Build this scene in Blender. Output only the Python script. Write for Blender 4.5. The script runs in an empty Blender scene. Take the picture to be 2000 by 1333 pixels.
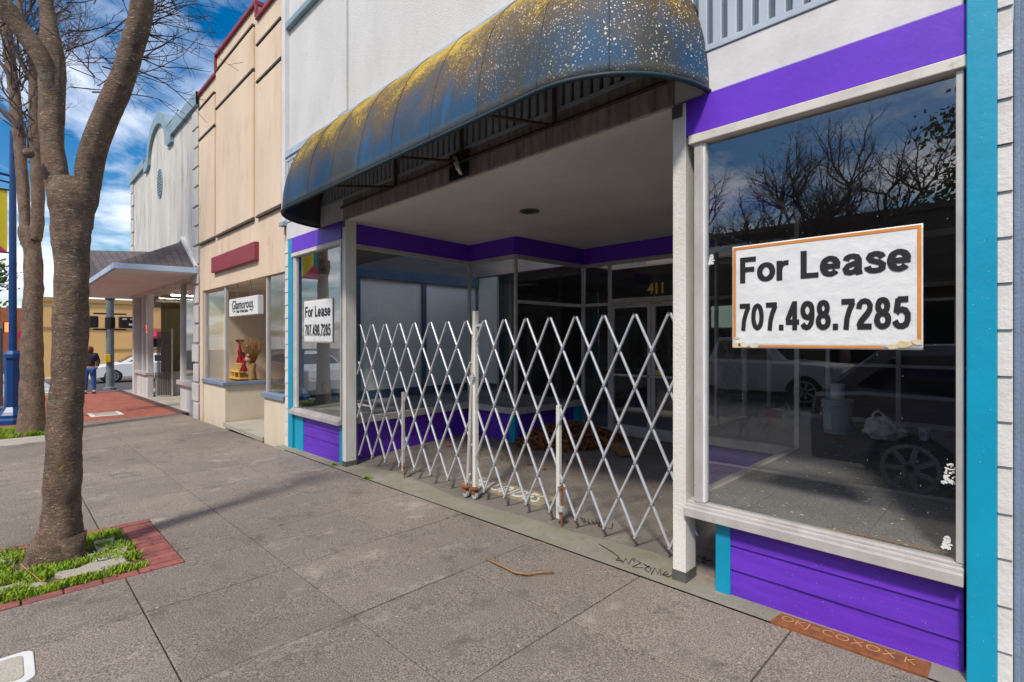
import bpy, bmesh, math, random
from mathutils import Vector, Matrix, noise
random.seed(7)
R = math.radians
SC = bpy.context.scene
COL = SC.collection
# ------------------------------------------------------------------ camera, sky, sun, exposure
CAM = Vector((0.0, -3.2, 1.574)); F = 996.0
cd = bpy.data.cameras.new('camera'); cam = bpy.data.objects.new('camera', cd); COL.objects.link(cam)
cam.location = CAM; cam.rotation_euler = (R(90), 0, R(45))
cd.sensor_width = 36; cd.lens = 36 * F / 2000; cd.shift_y = -0.0018; cd.clip_start = 0.05; cd.clip_end = 900
SC.camera = cam
SUN_EL, SUN_AZ = 50.0, Vector((0.42, -1.0, 0)).normalized()
w = bpy.data.worlds.new('World'); SC.world = w; w.use_nodes = True
nt = w.node_tree; N = nt.nodes; L = nt.links; N.clear()
out = N.new('ShaderNodeOutputWorld'); bg = N.new('ShaderNodeBackground'); bg.inputs[1].default_value = 0.148
sky = N.new('ShaderNodeTexSky'); sky.sky_type = 'NISHITA'; sky.sun_disc = False
sky.sun_elevation = R(SUN_EL); sky.sun_rotation = math.atan2(SUN_AZ.x, SUN_AZ.y)
hs = N.new('ShaderNodeHueSaturation'); hs.inputs['Saturation'].default_value = 1.6; hs.inputs['Value'].default_value = .36
L.new(sky.outputs[0], hs.inputs['Color'])
tc = N.new('ShaderNodeTexCoord'); sp = N.new('ShaderNodeSeparateXYZ'); L.new(tc.outputs['Generated'], sp.inputs[0])
mz = N.new('ShaderNodeMath'); mz.operation = 'MAXIMUM'; mz.inputs[1].default_value = 0.0; L.new(sp.outputs[2], mz.inputs[0])
az = N.new('ShaderNodeMath'); az.operation = 'ADD'; az.inputs[1].default_value = 0.16; L.new(mz.outputs[0], az.inputs[0])
dx = N.new('ShaderNodeMath'); dx.operation = 'DIVIDE'; L.new(sp.outputs[0], dx.inputs[0]); L.new(az.outputs[0], dx.inputs[1])
dy = N.new('ShaderNodeMath'); dy.operation = 'DIVIDE'; L.new(sp.outputs[1], dy.inputs[0]); L.new(az.outputs[0], dy.inputs[1])
cb = N.new('ShaderNodeCombineXYZ'); L.new(dx.outputs[0], cb.inputs[0]); L.new(dy.outputs[0], cb.inputs[1])
cb.inputs[2].default_value = 3.7
mp = N.new('ShaderNodeMapping'); mp.inputs['Scale'].default_value = (0.85, 1.0, 1); mp.inputs['Rotation'].default_value = (0, 0, .6)
L.new(cb.outputs[0], mp.inputs[0])
n1 = N.new('ShaderNodeTexNoise'); n1.inputs['Scale'].default_value = 1.35; n1.inputs['Detail'].default_value = 9; n1.inputs['Roughness'].default_value = .60; n1.inputs['Distortion'].default_value = .25
L.new(mp.outputs[0], n1.inputs['Vector'])
cr = N.new('ShaderNodeValToRGB'); cr.color_ramp.elements[0].position = .43; cr.color_ramp.elements[1].position = .62
L.new(n1.outputs['Fac'], cr.inputs[0])
n2 = N.new('ShaderNodeTexNoise'); n2.inputs['Scale'].default_value = 2.6; n2.inputs['Detail'].default_value = 6; L.new(mp.outputs[0], n2.inputs['Vector'])
cc = N.new('ShaderNodeValToRGB'); cc.color_ramp.elements[0].position = .3; cc.color_ramp.elements[1].position = .7
cc.color_ramp.elements[0].color = (2.5, 2.8, 3.4, 1); cc.color_ramp.elements[1].color = (4.4, 4.35, 4.4, 1)
L.new(n2.outputs['Fac'], cc.inputs[0])
mx = N.new('ShaderNodeMixRGB'); L.new(cr.outputs[0], mx.inputs[0]); L.new(hs.outputs[0], mx.inputs[1]); L.new(cc.outputs[0], mx.inputs[2])
L.new(mx.outputs[0], bg.inputs[0]); L.new(bg.outputs[0], out.inputs[0])
ld = bpy.data.lights.new('sun', 'SUN'); sun = bpy.data.objects.new('sun', ld); COL.objects.link(sun)
ld.energy = 1.4; ld.angle = R(7); ld.color = (1, .93, .82)
sd = Vector((SUN_AZ.x * math.cos(R(SUN_EL)), SUN_AZ.y * math.cos(R(SUN_EL)), math.sin(R(SUN_EL))))
sun.rotation_euler = (-sd).to_track_quat('-Z', 'Y').to_euler(); sun.location = (0, -10, 20)
SC.view_settings.view_transform = 'Standard'; SC.view_settings.look = 'None'; SC.view_settings.exposure = 1.32; SC.view_settings.gamma = 1
SC.view_settings.use_curve_mapping = False
SC.cycles.max_bounces = 10; SC.cycles.transparent_max_bounces = 24; SC.cycles.glossy_bounces = 4

# ------------------------------------------------------------------ helpers
def gz(x): return 0.0145 * x
def at(u, v, d):                                   # rough point of a picture position at distance d = (Y-X)
    a = (u - 1000) / F; s = a * d
    return Vector(((s - d) / 2, (s + d) / 2 - 3.2, 1.574 - (v - 663) * d / (F * 1.41421)))
def on_y(u, v, y):
    a = (u - 1000) / F; yr = y + 3.2; x = yr * (a - 1) / (a + 1); return at(u, v, yr - x)
def tag(o, label=None, cat=None, group=None, kind=None):
    if label: o['label'] = label
    if cat: o['category'] = cat
    if group: o['group'] = group
    if kind: o['kind'] = kind
    return o
def thing(name, label, cat, loc=(0, 0, 0), rz=0, group=None):
    o = bpy.data.objects.new(name, None); COL.objects.link(o); o.location = loc; o.rotation_euler = (0, 0, rz); o.empty_display_size = .1
    return tag(o, label, cat, group)
SPLIT = {'door_graffiti', 'banner_shapes', 'water_stain', 'purple_header', 'white_fascia_board', 'window_frame', 'base_wall', 'sill', 'column', 'stall_riser', 'shop_sill', 'corner_pilaster', 'recess_head_rail', 'recess_sill', 'display_platform', 'shoes', 'wheel_well', 'strip_foot', 'raised_panel', 'panel_ledge', 'interior_wall', 'side_wall', 'brackets', 'door_frame', 'recess_purple_header', 'outlet', 'rear_window', 'window_head', 'soffit', 'white_flashing', 'canopy_fascia', 'display_floor', 'signal_arm', 'side_branches', 'shop_wall', 'shop_ceiling', 'entry_door', 'side_awning'}
class MB:
    def __init__(s): s.v = []; s.f = []
    def add(s, vs, fs):
        k = len(s.v); s.v += [tuple(q) for q in vs]; s.f += [tuple(i + k for i in f) for f in fs]; return s
    def box(s, x0, x1, y0, y1, z0, z1):
        vs = [(x, y, z) for z in (z0, z1) for y in (y0, y1) for x in (x0, x1)]
        return s.add(vs, [(0, 2, 3, 1), (4, 5, 7, 6), (0, 1, 5, 4), (2, 6, 7, 3), (0, 4, 6, 2), (1, 3, 7, 5)])
    def quad(s, a, b, c, d): return s.add([a, b, c, d], [(0, 1, 2, 3)])
    def bar(s, a, b, w, h, up=(0, 0, 1)):          # box-section bar from a to b
        a = Vector(a); b = Vector(b); t = (b - a).normalized(); u = Vector(up)
        sd_ = t.cross(u)
        if sd_.length < 1e-4: sd_ = t.cross(Vector((0, 1, 0)))
        sd_.normalize(); u = sd_.cross(t).normalized()
        vs = [p + sd_ * (i * w / 2) + u * (j * h / 2) for p in (a, b) for (i, j) in ((-1, -1), (1, -1), (1, 1), (-1, 1))]
        return s.add(vs, [(0, 1, 2, 3), (7, 6, 5, 4), (0, 4, 5, 1), (1, 5, 6, 2), (2, 6, 7, 3), (3, 7, 4, 0)])
    def tube(s, pts, rad, n=8, cap=True, rough=0.0, seed=0):
        pts = [Vector(p) for p in pts]; k = len(s.v)
        if not isinstance(rad, (list, tuple)): rad = [rad] * len(pts)
        t0 = (pts[1] - pts[0]).normalized(); ref = Vector((1, 0, 0)) if abs(t0.x) < .9 else Vector((0, 1, 0))
        nrm = (ref - t0 * ref.dot(t0)).normalized()
        for i, p in enumerate(pts):
            t = ((pts[min(i + 1, len(pts) - 1)] - pts[max(i - 1, 0)])).normalized()
            nrm = (nrm - t * nrm.dot(t)).normalized(); bn = t.cross(nrm)
            for j in range(n):
                an = 2 * math.pi * j / n; d = nrm * math.cos(an) + bn * math.sin(an)
                r = rad[i]
                if rough: r *= 1 + rough * noise.noise((p + d * r) * 5.0 + Vector((seed, 0, 0))) + rough * .5 * noise.noise((p + d * r) * 17.0 + Vector((seed, 0, 0)))
                s.v.append(tuple(p + d * r))
        for i in range(len(pts) - 1):
            for j in range(n):
                a = k + i * n + j; b = k + i * n + (j + 1) % n; s.f.append((a, b, b + n, a + n))
        if cap: s.f.append(tuple(k + j for j in range(n))[::-1]); s.f.append(tuple(k + (len(pts) - 1) * n + j for j in range(n)))
        return s
    def cyl(s, c, r, z0, z1, n=20, r2=None):
        return s.tube([(c[0], c[1], z0), (c[0], c[1], z1)], [r, r if r2 is None else r2], n)
    def lathe(s, c, prof, n=20):
        k = len(s.v)
        for r, z in prof:
            for j in range(n):
                an = 2 * math.pi * j / n; s.v.append((c[0] + r * math.cos(an), c[1] + r * math.sin(an), c[2] + z))
        for i in range(len(prof) - 1):
            for j in range(n):
                a = k + i * n + j; b = k + i * n + (j + 1) % n; s.f.append((a, b, b + n, a + n))
        s.f.append(tuple(k + j for j in range(n))[::-1]); s.f.append(tuple(k + (len(prof) - 1) * n + j for j in range(n)))
        return s
    def prism(s, poly, axis, a0, a1):              # extrude a polygon given in the two other axes
        def p3(p, a): return {0: (a, p[0], p[1]), 1: (p[0], a, p[1]), 2: (p[0], p[1], a)}[axis]
        n = len(poly); vs = [p3(p, a0) for p in poly] + [p3(p, a1) for p in poly]
        return s.add(vs, [tuple(range(n))[::-1], tuple(range(n, 2 * n))] + [(i, (i + 1) % n, (i + 1) % n + n, i + n) for i in range(n)])
    def split(s):
        par = list(range(len(s.v)))
        def fd(i):
            while par[i] != i: par[i] = par[par[i]]; i = par[i]
            return i
        for f in s.f:
            for q in f[1:]: par[fd(q)] = fd(f[0])
        g = {}
        for f in s.f: g.setdefault(fd(f[0]), []).append(f)
        out = []
        for fs in g.values():
            mp = {}; n = MB()
            for f in fs:
                for i in f:
                    if i not in mp: mp[i] = len(n.v); n.v.append(s.v[i])
                n.f.append(tuple(mp[i] for i in f))
            out.append(n)
        return out
    def build(s, name, m, parent=None, smooth=False, bevel=0, seg=2, loc=None):
        if name in SPLIT and parent is not None:
            for p in s.split(): o = p._build(name, m, parent, smooth, bevel, seg, loc)
            return o
        return s._build(name, m, parent, smooth, bevel, seg, loc)
    def _build(s, name, m, parent=None, smooth=False, bevel=0, seg=2, loc=None):
        me = bpy.data.meshes.new(name); me.from_pydata(s.v, [], s.f); me.materials.append(m)
        bm = bmesh.new(); bm.from_mesh(me); bmesh.ops.recalc_face_normals(bm, faces=bm.faces); bm.to_mesh(me); bm.free()
        if smooth:
            me.polygons.foreach_set('use_smooth', [True] * len(me.polygons))
        o = bpy.data.objects.new(name, me); COL.objects.link(o)
        if parent:
            o.parent = parent
            if loc is None: o.matrix_parent_inverse = Matrix.Identity(4)
        if loc is not None: o.location = loc
        if bevel:
            b = o.modifiers.new('bevel', 'BEVEL'); b.width = bevel; b.segments = seg; b.limit_method = 'ANGLE'; b.angle_limit = R(40)
        return o
def dup(o, parent=None):
    c = o.copy(); COL.objects.link(c)
    if parent: c.parent = parent
    for ch in list(o.children): dup(ch, c)
    return c

# ------------------------------------------------------------------ materials
def new_mat(name):
    m = bpy.data.materials.new(name); m.use_nodes = True; n = m.node_tree.nodes; l = m.node_tree.links
    return m, n, l, n['Principled BSDF']
def coords(n, l, scale=(1, 1, 1)):
    tc = n.new('ShaderNodeTexCoord'); mp = n.new('ShaderNodeMapping'); mp.inputs['Scale'].default_value = scale
    g = n.new('ShaderNodeNewGeometry'); l.new(g.outputs['Position'], mp.inputs[0]); return mp.outputs[0]
def noise_n(n, l, vec, scale, detail=5, rough=.55):
    t = n.new('ShaderNodeTexNoise'); t.inputs['Scale'].default_value = scale; t.inputs['Detail'].default_value = detail; t.inputs['Roughness'].default_value = rough
    l.new(vec, t.inputs['Vector']); return t.outputs['Fac']
def ramp(n, l, fac, p0, p1, c0=(0, 0, 0), c1=(1, 1, 1)):
    r = n.new('ShaderNodeValToRGB'); e = r.color_ramp.elements; e[0].position = p0; e[1].position = p1
    e[0].color = (*c0, 1); e[1].color = (*c1, 1); l.new(fac, r.inputs[0]); return r.outputs[0]
def mixc(n, l, fac, a, b, mode='MIX'):
    m = n.new('ShaderNodeMixRGB'); m.blend_type = mode
    for i, q in enumerate((fac, a, b)):
        if isinstance(q, (int, float)): m.inputs[i].default_value = q
        elif isinstance(q, tuple): m.inputs[i].default_value = (*q, 1)
        else: l.new(q, m.inputs[i])
    return m.outputs[0]
def bump(n, l, bs, h, strength=.3, dist=.01, prev=None):
    b = n.new('ShaderNodeBump'); b.inputs['Strength'].default_value = strength; b.inputs['Distance'].default_value = dist
    l.new(h, b.inputs['Height'])
    if prev is not None: l.new(prev, b.inputs['Normal'])
    l.new(b.outputs[0], bs.inputs['Normal']); return b.outputs[0]
def paint(name, c, c2=None, rough=.55, scale=3, streak=(1, 1, 1), grain=60, gb=.15, metal=0, dirt=None, dirt_amt=(.58, .75), speck=0):
    m, n, l, b = new_mat(name); v = coords(n, l, streak); g = coords(n, l)
    if c2 is None: c2 = tuple(q * .78 for q in c)
    col = mixc(n, l, ramp(n, l, noise_n(n, l, v, scale, 6, .6), .35, .68), c, c2)
    if dirt: col = mixc(n, l, ramp(n, l, noise_n(n, l, v, scale * 2.7, 8, .7), *dirt_amt), col, dirt)
    if speck:
        vo = n.new('ShaderNodeTexVoronoi'); vo.inputs['Scale'].default_value = 38; l.new(g, vo.inputs['Vector'])
        col = mixc(n, l, ramp(n, l, vo.outputs['Distance'], speck, speck + .03, (1, 1, 1), (0, 0, 0)), col, (.75, .72, .68))
    l.new(col, b.inputs['Base Color']); b.inputs['Roughness'].default_value = rough; b.inputs['Metallic'].default_value = metal
    if gb: bump(n, l, b, noise_n(n, l, g, grain, 4, .6), gb, .01)
    return m
def glass(name, refl=1.75, tint=(.86, .9, .9)):
    m = bpy.data.materials.new(name); m.use_nodes = True; n = m.node_tree.nodes; l = m.node_tree.links; n.clear()
    o = n.new('ShaderNodeOutputMaterial'); mx = n.new('ShaderNodeMixShader'); lw = n.new('ShaderNodeLayerWeight'); pw = n.new('ShaderNodeMath'); pw.operation = 'POWER'; pw.inputs[1].default_value = 4.0; l.new(lw.outputs['Facing'], pw.inputs[0])
    fr = n.new('ShaderNodeMath'); fr.operation = 'MULTIPLY_ADD'; fr.inputs[1].default_value = 1 - refl; fr.inputs[2].default_value = refl; l.new(pw.outputs[0], fr.inputs[0])
    t = n.new('ShaderNodeBsdfTransparent'); t.inputs[0].default_value = (*tint, 1); g = n.new('ShaderNodeBsdfGlossy'); g.inputs['Roughness'].default_value = 0.0
    v = coords(n, l); nz = n.new('ShaderNodeTexVoronoi'); nz.inputs['Scale'].default_value = 22; l.new(v, nz.inputs['Vector'])
    sp = ramp(n, l, nz.outputs['Distance'], .035, .05, (1, 1, 1), (0, 0, 0))
    d = n.new('ShaderNodeBsdfDiffuse'); d.inputs[0].default_value = (.7, .7, .68, 1)
    l.new(fr.outputs[0], mx.inputs[0]); l.new(t.outputs[0], mx.inputs[1]); l.new(g.outputs[0], mx.inputs[2])
    m2 = n.new('ShaderNodeMixShader'); k = n.new('ShaderNodeMath'); k.operation = 'MULTIPLY'; k.inputs[1].default_value = .6; l.new(sp, k.inputs[0])
    l.new(k.outputs[0], m2.inputs[0]); l.new(mx.outputs[0], m2.inputs[1]); l.new(d.outputs[0], m2.inputs[2]); l.new(m2.outputs[0], o.inputs[0])
    return m
M = {}
M['purple'] = paint('purple_paint', (.15, .03, .62), (.11, .022, .50), .5, 2, (1, 1, 1), 30, .12)
M['purple_siding'] = paint('purple_siding', (.15, .034, .56), (.10, .023, .42), .5, 2, (1, 1, 14), 8, .35, speck=.032)
M['turq'] = paint('turquoise_paint', (.0, .33, .52), (.0, .27, .44), .45, 2, (1, 1, 1), 20, .18, speck=.03)
M['post'] = paint('post_white', (.76, .74, .68), (.62, .60, .53), .6, 5, (1, 1, .3), 70, .5, dirt=(.30, .26, .2), dirt_amt=(.66, .8))
M['alu'] = paint('aluminium', (.58, .55, .52), (.46, .43, .41), .42, 6, (1, 1, .6), 40, .06, .2, dirt=(.22, .18, .15), dirt_amt=(.62, .8))
M['alu_white'] = paint('trim_cream', (.72, .68, .62), (.56, .52, .47), .55, 5, (1, 1, 1), 40, .1, dirt=(.33, .3, .26), dirt_amt=(.62, .78))
M['white_board'] = paint('white_board', (.72, .70, .70), (.60, .58, .58), .6, 3, (1, 1, 1), 40, .12, dirt=(.42, .4, .38), dirt_amt=(.64, .8))
M['stucco'] = paint('white_stucco', (.68, .67, .66), (.58, .57, .56), .88, 1.4, (1, 1, .5), 60, .7, dirt=(.44, .43, .42), dirt_amt=(.6, .85))
M['ribbed'] = paint('ribbed_steel', (.46, .52, .60), (.36, .42, .50), .45, 4, (1, 1, .4), 30, .08)
M['beam'] = paint('stained_beam', (.42, .37, .35), (.20, .17, .155), .8, 4, (5, 5, .5), 60, .35, dirt=(.09, .075, .065), dirt_amt=(.55, .8))
M['soffit'] = paint('soffit_stucco', (.78, .73, .70), (.66, .62, .59), .9, 1.2, (1, 1, 1), 70, .6)
M['shingle_white'] = paint('white_shingle', (.72, .70, .68), (.60, .56, .53), .7, 6, (1, 1, 1), 40, .5, dirt=(.32, .2, .13), dirt_amt=(.66, .76))
M['bluegrey'] = paint('bluegrey_stucco', (.20, .27, .38), (.15, .20, .29), .8, 3, (1, 1, 1), 60, .5)
M['beige'] = paint('beige_stucco', (.76, .60, .45), (.66, .50, .37), .88, 1.3, (1, 1, .3), 55, .5, dirt=(.50, .34, .23), dirt_amt=(.54, .80))
M['beige_light'] = paint('light_beige', (.72, .62, .48), (.62, .53, .40), .85, 2, (1, 1, .4), 60, .3, dirt=(.45, .34, .24), dirt_amt=(.62, .85))
M['groove'] = paint('dark_groove', (.10, .075, .055), None, .9)
M['maroon'] = paint('maroon_paint', (.30, .035, .05), (.22, .03, .04), .6, 4, (1, 1, 1), 40, .3, dirt=(.38, .18, .15), dirt_amt=(.66, .8))
M['cream_wall'] = paint('weathered_white', (.66, .63, .58), (.50, .475, .44), .88, 1.2, (1, 1, .2), 60, .45, dirt=(.27, .255, .24), dirt_amt=(.52, .72))
M['quoin'] = paint('quoin_white', (.62, .60, .58), (.46, .45, .44), .85, 2, (1, 1, .5), 60, .35)
M['bluetrim'] = paint('blue_grey_trim', (.26, .36, .42), (.20, .29, .35), .6, 3)
M['paleblue'] = paint('pale_blue_fascia', (.44, .54, .68), (.37, .46, .6), .5, 3)
M['black'] = paint('black_paint', (.02, .02, .022), (.015, .015, .016), .5, 3, gb=0)
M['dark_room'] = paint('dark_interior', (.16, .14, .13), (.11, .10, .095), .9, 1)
M['room_wall'] = paint('display_panel', (.82, .84, .80), (.74, .76, .72), .8, 1.5, (1, 1, 1), 60, .15)
M['room_blue'] = paint('dark_blue_batten', (.06, .11, .17), (.04, .08, .13), .6, 3)
M['metal_galv'] = paint('galvanised', (.74, .76, .80), (.60, .62, .66), .34, 14, (1, 1, 1), 60, .05, .5)
M['rust'] = paint('rust', (.30, .10, .03), (.16, .06, .025), .85, 22, (1, 1, 1), 60, .5)
M['rust_dark'] = paint('dark_rust', (.085, .045, .028), (.04, .028, .022), .8, 22)
M['bracket'] = paint('grey_bracket', (.2, .2, .195), (.13, .13, .13), .5, 9, metal=.6)
M['rubber'] = paint('rubber', (.018, .018, .02), (.03, .03, .03), .75, 9, gb=0)
M['glass'] = glass('window_glass', .23, (.97, .99, .98))
M['glass_in'] = glass('recess_glass', .09, (.97, .98, .98))
M['paper'] = paint('sign_vinyl', (.80, .80, .80), (.68, .69, .70), .45, 7, (1, .3, 3), 14, .5)
M['orange'] = paint('orange_border', (.72, .27, .05), (.62, .22, .04), .5, 5, gb=0, dirt=(.75, .6, .45), dirt_amt=(.62, .7))
M['ink'] = paint('black_ink', (.018, .018, .019), (.013, .013, .014), .5, 5, gb=0)
M['gold'] = paint('gold_leaf', (.95, .62, .12), (.8, .5, .1), .4, 5, gb=0)
M['white'] = paint('white_plastic', (.78, .78, .77), (.68, .68, .67), .4, 5, gb=0)
M['blue_lamp'] = paint('blue_enamel', (.008, .06, .22), (.006, .045, .17), .35, 4, gb=.03)
M['tan'] = paint('tan_stucco', (.74, .46, .19), (.66, .40, .16), .9, .8, (1, 1, .5), 30, .2)
M['tan_dark'] = paint('tan_trim', (.44, .27, .10), None, .9, 1)
M['awning_red'] = paint('red_awning', (.50, .03, .08), (.4, .02, .06), .7, 3)
M['steel_grey'] = paint('signal_pole_grey', (.17, .21, .23), (.12, .15, .17), .5, 4)
M['yellow'] = paint('yellow_paint', (.80, .55, .02), (.7, .45, .02), .7, 3)
M['roadpaint'] = paint('road_marking', (.75, .75, .73), (.6, .6, .58), .8, 6)
M['leaf_brown'] = paint('dry_leaf', (.28, .10, .032), (.11, .042, .018), .8, 32, gb=0, dirt=(.38, .17, .055), dirt_amt=(.5, .62))
M['cardboard'] = paint('cardboard', (.40, .23, .09), (.32, .18, .07), .9, 6)
M['grass'] = paint('grass_blade', (.27, .40, .02), (.17, .29, .015), .7, 14, gb=0, dirt=(.42, .46, .05), dirt_amt=(.55, .7))
M['soil'] = paint('soil', (.10, .09, .04), (.07, .07, .02), .95, 9, gb=.6)
M['carpaint_dark'] = paint('dark_grey_paint', (.17, .17, .195), None, .25, 1, gb=0, metal=.4)
M['carpaint_white'] = paint('white_car_paint', (.80, .80, .82), (.76, .76, .78), .25, 1, gb=0)
M['carglass'] = paint('car_glass', (.015, .018, .02), None, .08, 1, gb=0)
M['chrome'] = paint('wheel_rim', (.36, .36, .38), (.3, .3, .3), .35, 3, gb=0, metal=.5)
M['skin'] = paint('skin', (.55, .32, .22), None, .6, 5, gb=0)
M['hair'] = paint('auburn_hair', (.16, .05, .02), None, .6, 9)
M['jacket'] = paint('black_jacket', (.015, .015, .025), (.03, .03, .04), .8, 9)
M['jeans'] = paint('blue_jeans', (.03, .12, .38), (.02, .08, .28), .8, 9)
M['opp'] = paint('dark_brown_wall', (.12, .105, .08), (.09, .078, .06), .9, 1)
M['dryplant'] = paint('dry_straw', (.42, .24, .07), (.28, .14, .04), .8, 20, gb=0)
M['redglass'] = paint('red_glass', (.42, .01, .03), (.3, .01, .02), .15, 5, gb=0)
M['leaf_green'] = paint('tree_leaf', (.07, .12, .02), (.04, .075, .015), .7, 3, gb=0, dirt=(.11, .16, .03), dirt_amt=(.5, .7))
M['pink'] = paint('banner_pink', (.62, .03, .14), None, .7, 2, gb=0)
M['teal'] = paint('banner_teal', (.02, .26, .28), None, .7, 2, gb=0)
M['banner_yellow'] = paint('banner_yellow', (.78, .62, .03), (.7, .52, .02), .7, 3, gb=0)
def emis(name, c, s):
    m, n, l, b = new_mat(name); b.inputs['Base Color'].default_value = (*c, 1); b.inputs['Emission Color'].default_value = (*c, 1); b.inputs['Emission Strength'].default_value = s; return m
M['tube_light'] = emis('fluorescent_tube', (1, .97, .85), 6)
M['red_light'] = emis('red_hand_light', (1, .07, .02), 3)
def concrete(name, c, c2, speck=.5, scale=220, green=None, slab=False):
    m, n, l, b = new_mat(name); v = coords(n, l)
    col = mixc(n, l, ramp(n, l, noise_n(n, l, v, 1.1, 6, .62), .3, .7), c, c2)
    g1 = noise_n(n, l, v, scale, 3, .7)
    col = mixc(n, l, ramp(n, l, g1, .38, .66, (.42,) * 3, (1.55,) * 3), col, col, 'MIX') if False else mixc(n, l, speck, col, ramp(n, l, g1, .36, .66, (.35, .33, .31), (1.7, 1.65, 1.6)), 'MULTIPLY')
    col = mixc(n, l, ramp(n, l, noise_n(n, l, v, 3.2, 10, .78), .54, .70), col, tuple(q * .62 for q in c2))
    col = mixc(n, l, ramp(n, l, noise_n(n, l, coords(n, l, (1.3, .8, 1)), 2.1, 10, .8), .56, .72), col, tuple(min(1, q * 1.55) for q in c))
    for sc_, th_, cl_ in ((5, .035, (.06, .05, .045)), (11, .05, (.10, .085, .07)), (7.3, .03, (.6, .56, .5))):
        vo = n.new('ShaderNodeTexVoronoi'); vo.inputs['Scale'].default_value = sc_; l.new(v, vo.inputs['Vector'])
        col = mixc(n, l, ramp(n, l, vo.outputs['Distance'], th_, th_ + .04, (.65,) * 3, (0, 0, 0)), col, cl_)
    if slab:
        mp_ = n.new('ShaderNodeMapping'); mp_.inputs['Location'].default_value = (.89 / .935, 1.75 / .84, 0); mp_.inputs['Scale'].default_value = (1 / .935, 1 / .84, 0)
        ge = n.new('ShaderNodeNewGeometry'); l.new(ge.outputs['Position'], mp_.inputs[0]); fl_ = n.new('ShaderNodeVectorMath'); fl_.operation = 'FLOOR'; l.new(mp_.outputs[0], fl_.inputs[0])
        wn = n.new('ShaderNodeTexWhiteNoise'); l.new(fl_.outputs[0], wn.inputs['Vector'])
        col = mixc(n, l, .3, col, ramp(n, l, wn.outputs['Value'], 0, 1, (.74, .73, .72), (1.22, 1.22, 1.2)), 'MULTIPLY')
        lo = noise_n(n, l, v, .55, 4, .6); col = mixc(n, l, .8, col, ramp(n, l, lo, .35, .65, (.8, .8, .8), (1.2, 1.2, 1.18)), 'MULTIPLY')
        fr_ = n.new('ShaderNodeVectorMath'); fr_.operation = 'FRACTION'; l.new(mp_.outputs[0], fr_.inputs[0])
    if green:
        col = mixc(n, l, ramp(n, l, noise_n(n, l, v, 2.3, 7, .7), .45, .62), col, green)
    l.new(col, b.inputs['Base Color']); b.inputs['Roughness'].default_value = .9
    bump(n, l, b, g1, .5, .004); return m
M['walk'] = concrete('exposed_aggregate', (.275, .238, .208), (.18, .155, .135), 1.0, 120, slab=True)
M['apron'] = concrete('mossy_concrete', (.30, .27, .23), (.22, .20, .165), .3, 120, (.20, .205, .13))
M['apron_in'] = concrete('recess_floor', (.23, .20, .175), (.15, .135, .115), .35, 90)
M['pale_conc'] = concrete('pale_concrete', (.46, .43, .37), (.36, .33, .28), .4, 120)
M['asphalt'] = concrete('asphalt', (.075, .075, .08), (.055, .055, .06), .6, 90)
M['carpet'] = concrete('dark_carpet', (.23, .23, .24), (.14, .14, .15), .9, 130)
M['joint'] = paint('joint_dirt', (.10, .085, .07), (.07, .06, .045), .95, 9)
def brick_mat(name, c1, c2, mortar, sx, sy, bw=.2, bh=.1):
    m, n, l, b = new_mat(name); v = coords(n, l); t = n.new('ShaderNodeTexBrick'); l.new(v, t.inputs['Vector'])
    t.inputs['Color1'].default_value = (*c1, 1); t.inputs['Color2'].default_value = (*c2, 1); t.inputs['Mortar'].default_value = (*mortar, 1)
    t.inputs['Scale'].default_value = 1; t.inputs['Brick Width'].default_value = bw; t.inputs['Row Height'].default_value = bh; t.inputs['Mortar Size'].default_value = .006
    col = mixc(n, l, ramp(n, l, noise_n(n, l, v, 1.5, 6, .65), .5, .75), t.outputs['Color'], tuple(q * .55 for q in c1))
    l.new(col, b.inputs['Base Color']); b.inputs['Roughness'].default_value = .85; bump(n, l, b, t.outputs['Fac'], -.4, .01); return m
M['brick'] = brick_mat('brick_paving', (.42, .12, .07), (.33, .085, .055), (.16, .09, .07), 1, 1)
M['brick_one'] = paint('paver_brick', (.36, .11, .09), (.17, .06, .06), .85, 7, (1, 1, 1), 60, .5)
M['brick_dark'] = brick_mat('dark_brick_band', (.13, .055, .055), (.10, .045, .05), (.06, .04, .04), 1, 1)
M['roof'] = brick_mat('asphalt_shingles', (.115, .095, .10), (.085, .07, .075), (.02, .018, .018), 1, 1, .3, .14)
def bark(name):
    m, n, l, b = new_mat(name); v = coords(n, l); h = coords(n, l, (1, 1, 7))
    col = mixc(n, l, ramp(n, l, noise_n(n, l, v, 7, 7, .7), .35, .68), (.30, .195, .135), (.12, .08, .055))
    col = mixc(n, l, ramp(n, l, noise_n(n, l, coords(n, l, (1, 1, 4)), 26, 4, .8), .60, .64), col, (.70, .60, .50))
    col = mixc(n, l, ramp(n, l, noise_n(n, l, coords(n, l, (1, 1, .6)), 10, 8, .75), .36, .46, (.7, .7, .7), (0, 0, 0)), col, (.07, .05, .04))
    col = mixc(n, l, ramp(n, l, noise_n(n, l, v, 3.6, 9, .85), .615, .64), col, (.46, .32, .03))
    col = mixc(n, l, ramp(n, l, noise_n(n, l, v, 6.3, 9, .8), .55, .66), col, (.22, .215, .15))
    l.new(col, b.inputs['Base Color']); b.inputs['Roughness'].default_value = .85
    bump(n, l, b, noise_n(n, l, coords(n, l, (1, 1, 2.2)), 20, 7, .75), 1.0, .035); return m
M['bark'] = bark('cherry_bark')
M['twig'] = paint('twig_bark', (.085, .06, .055), (.055, .04, .04), .8, 9, gb=0)
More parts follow.
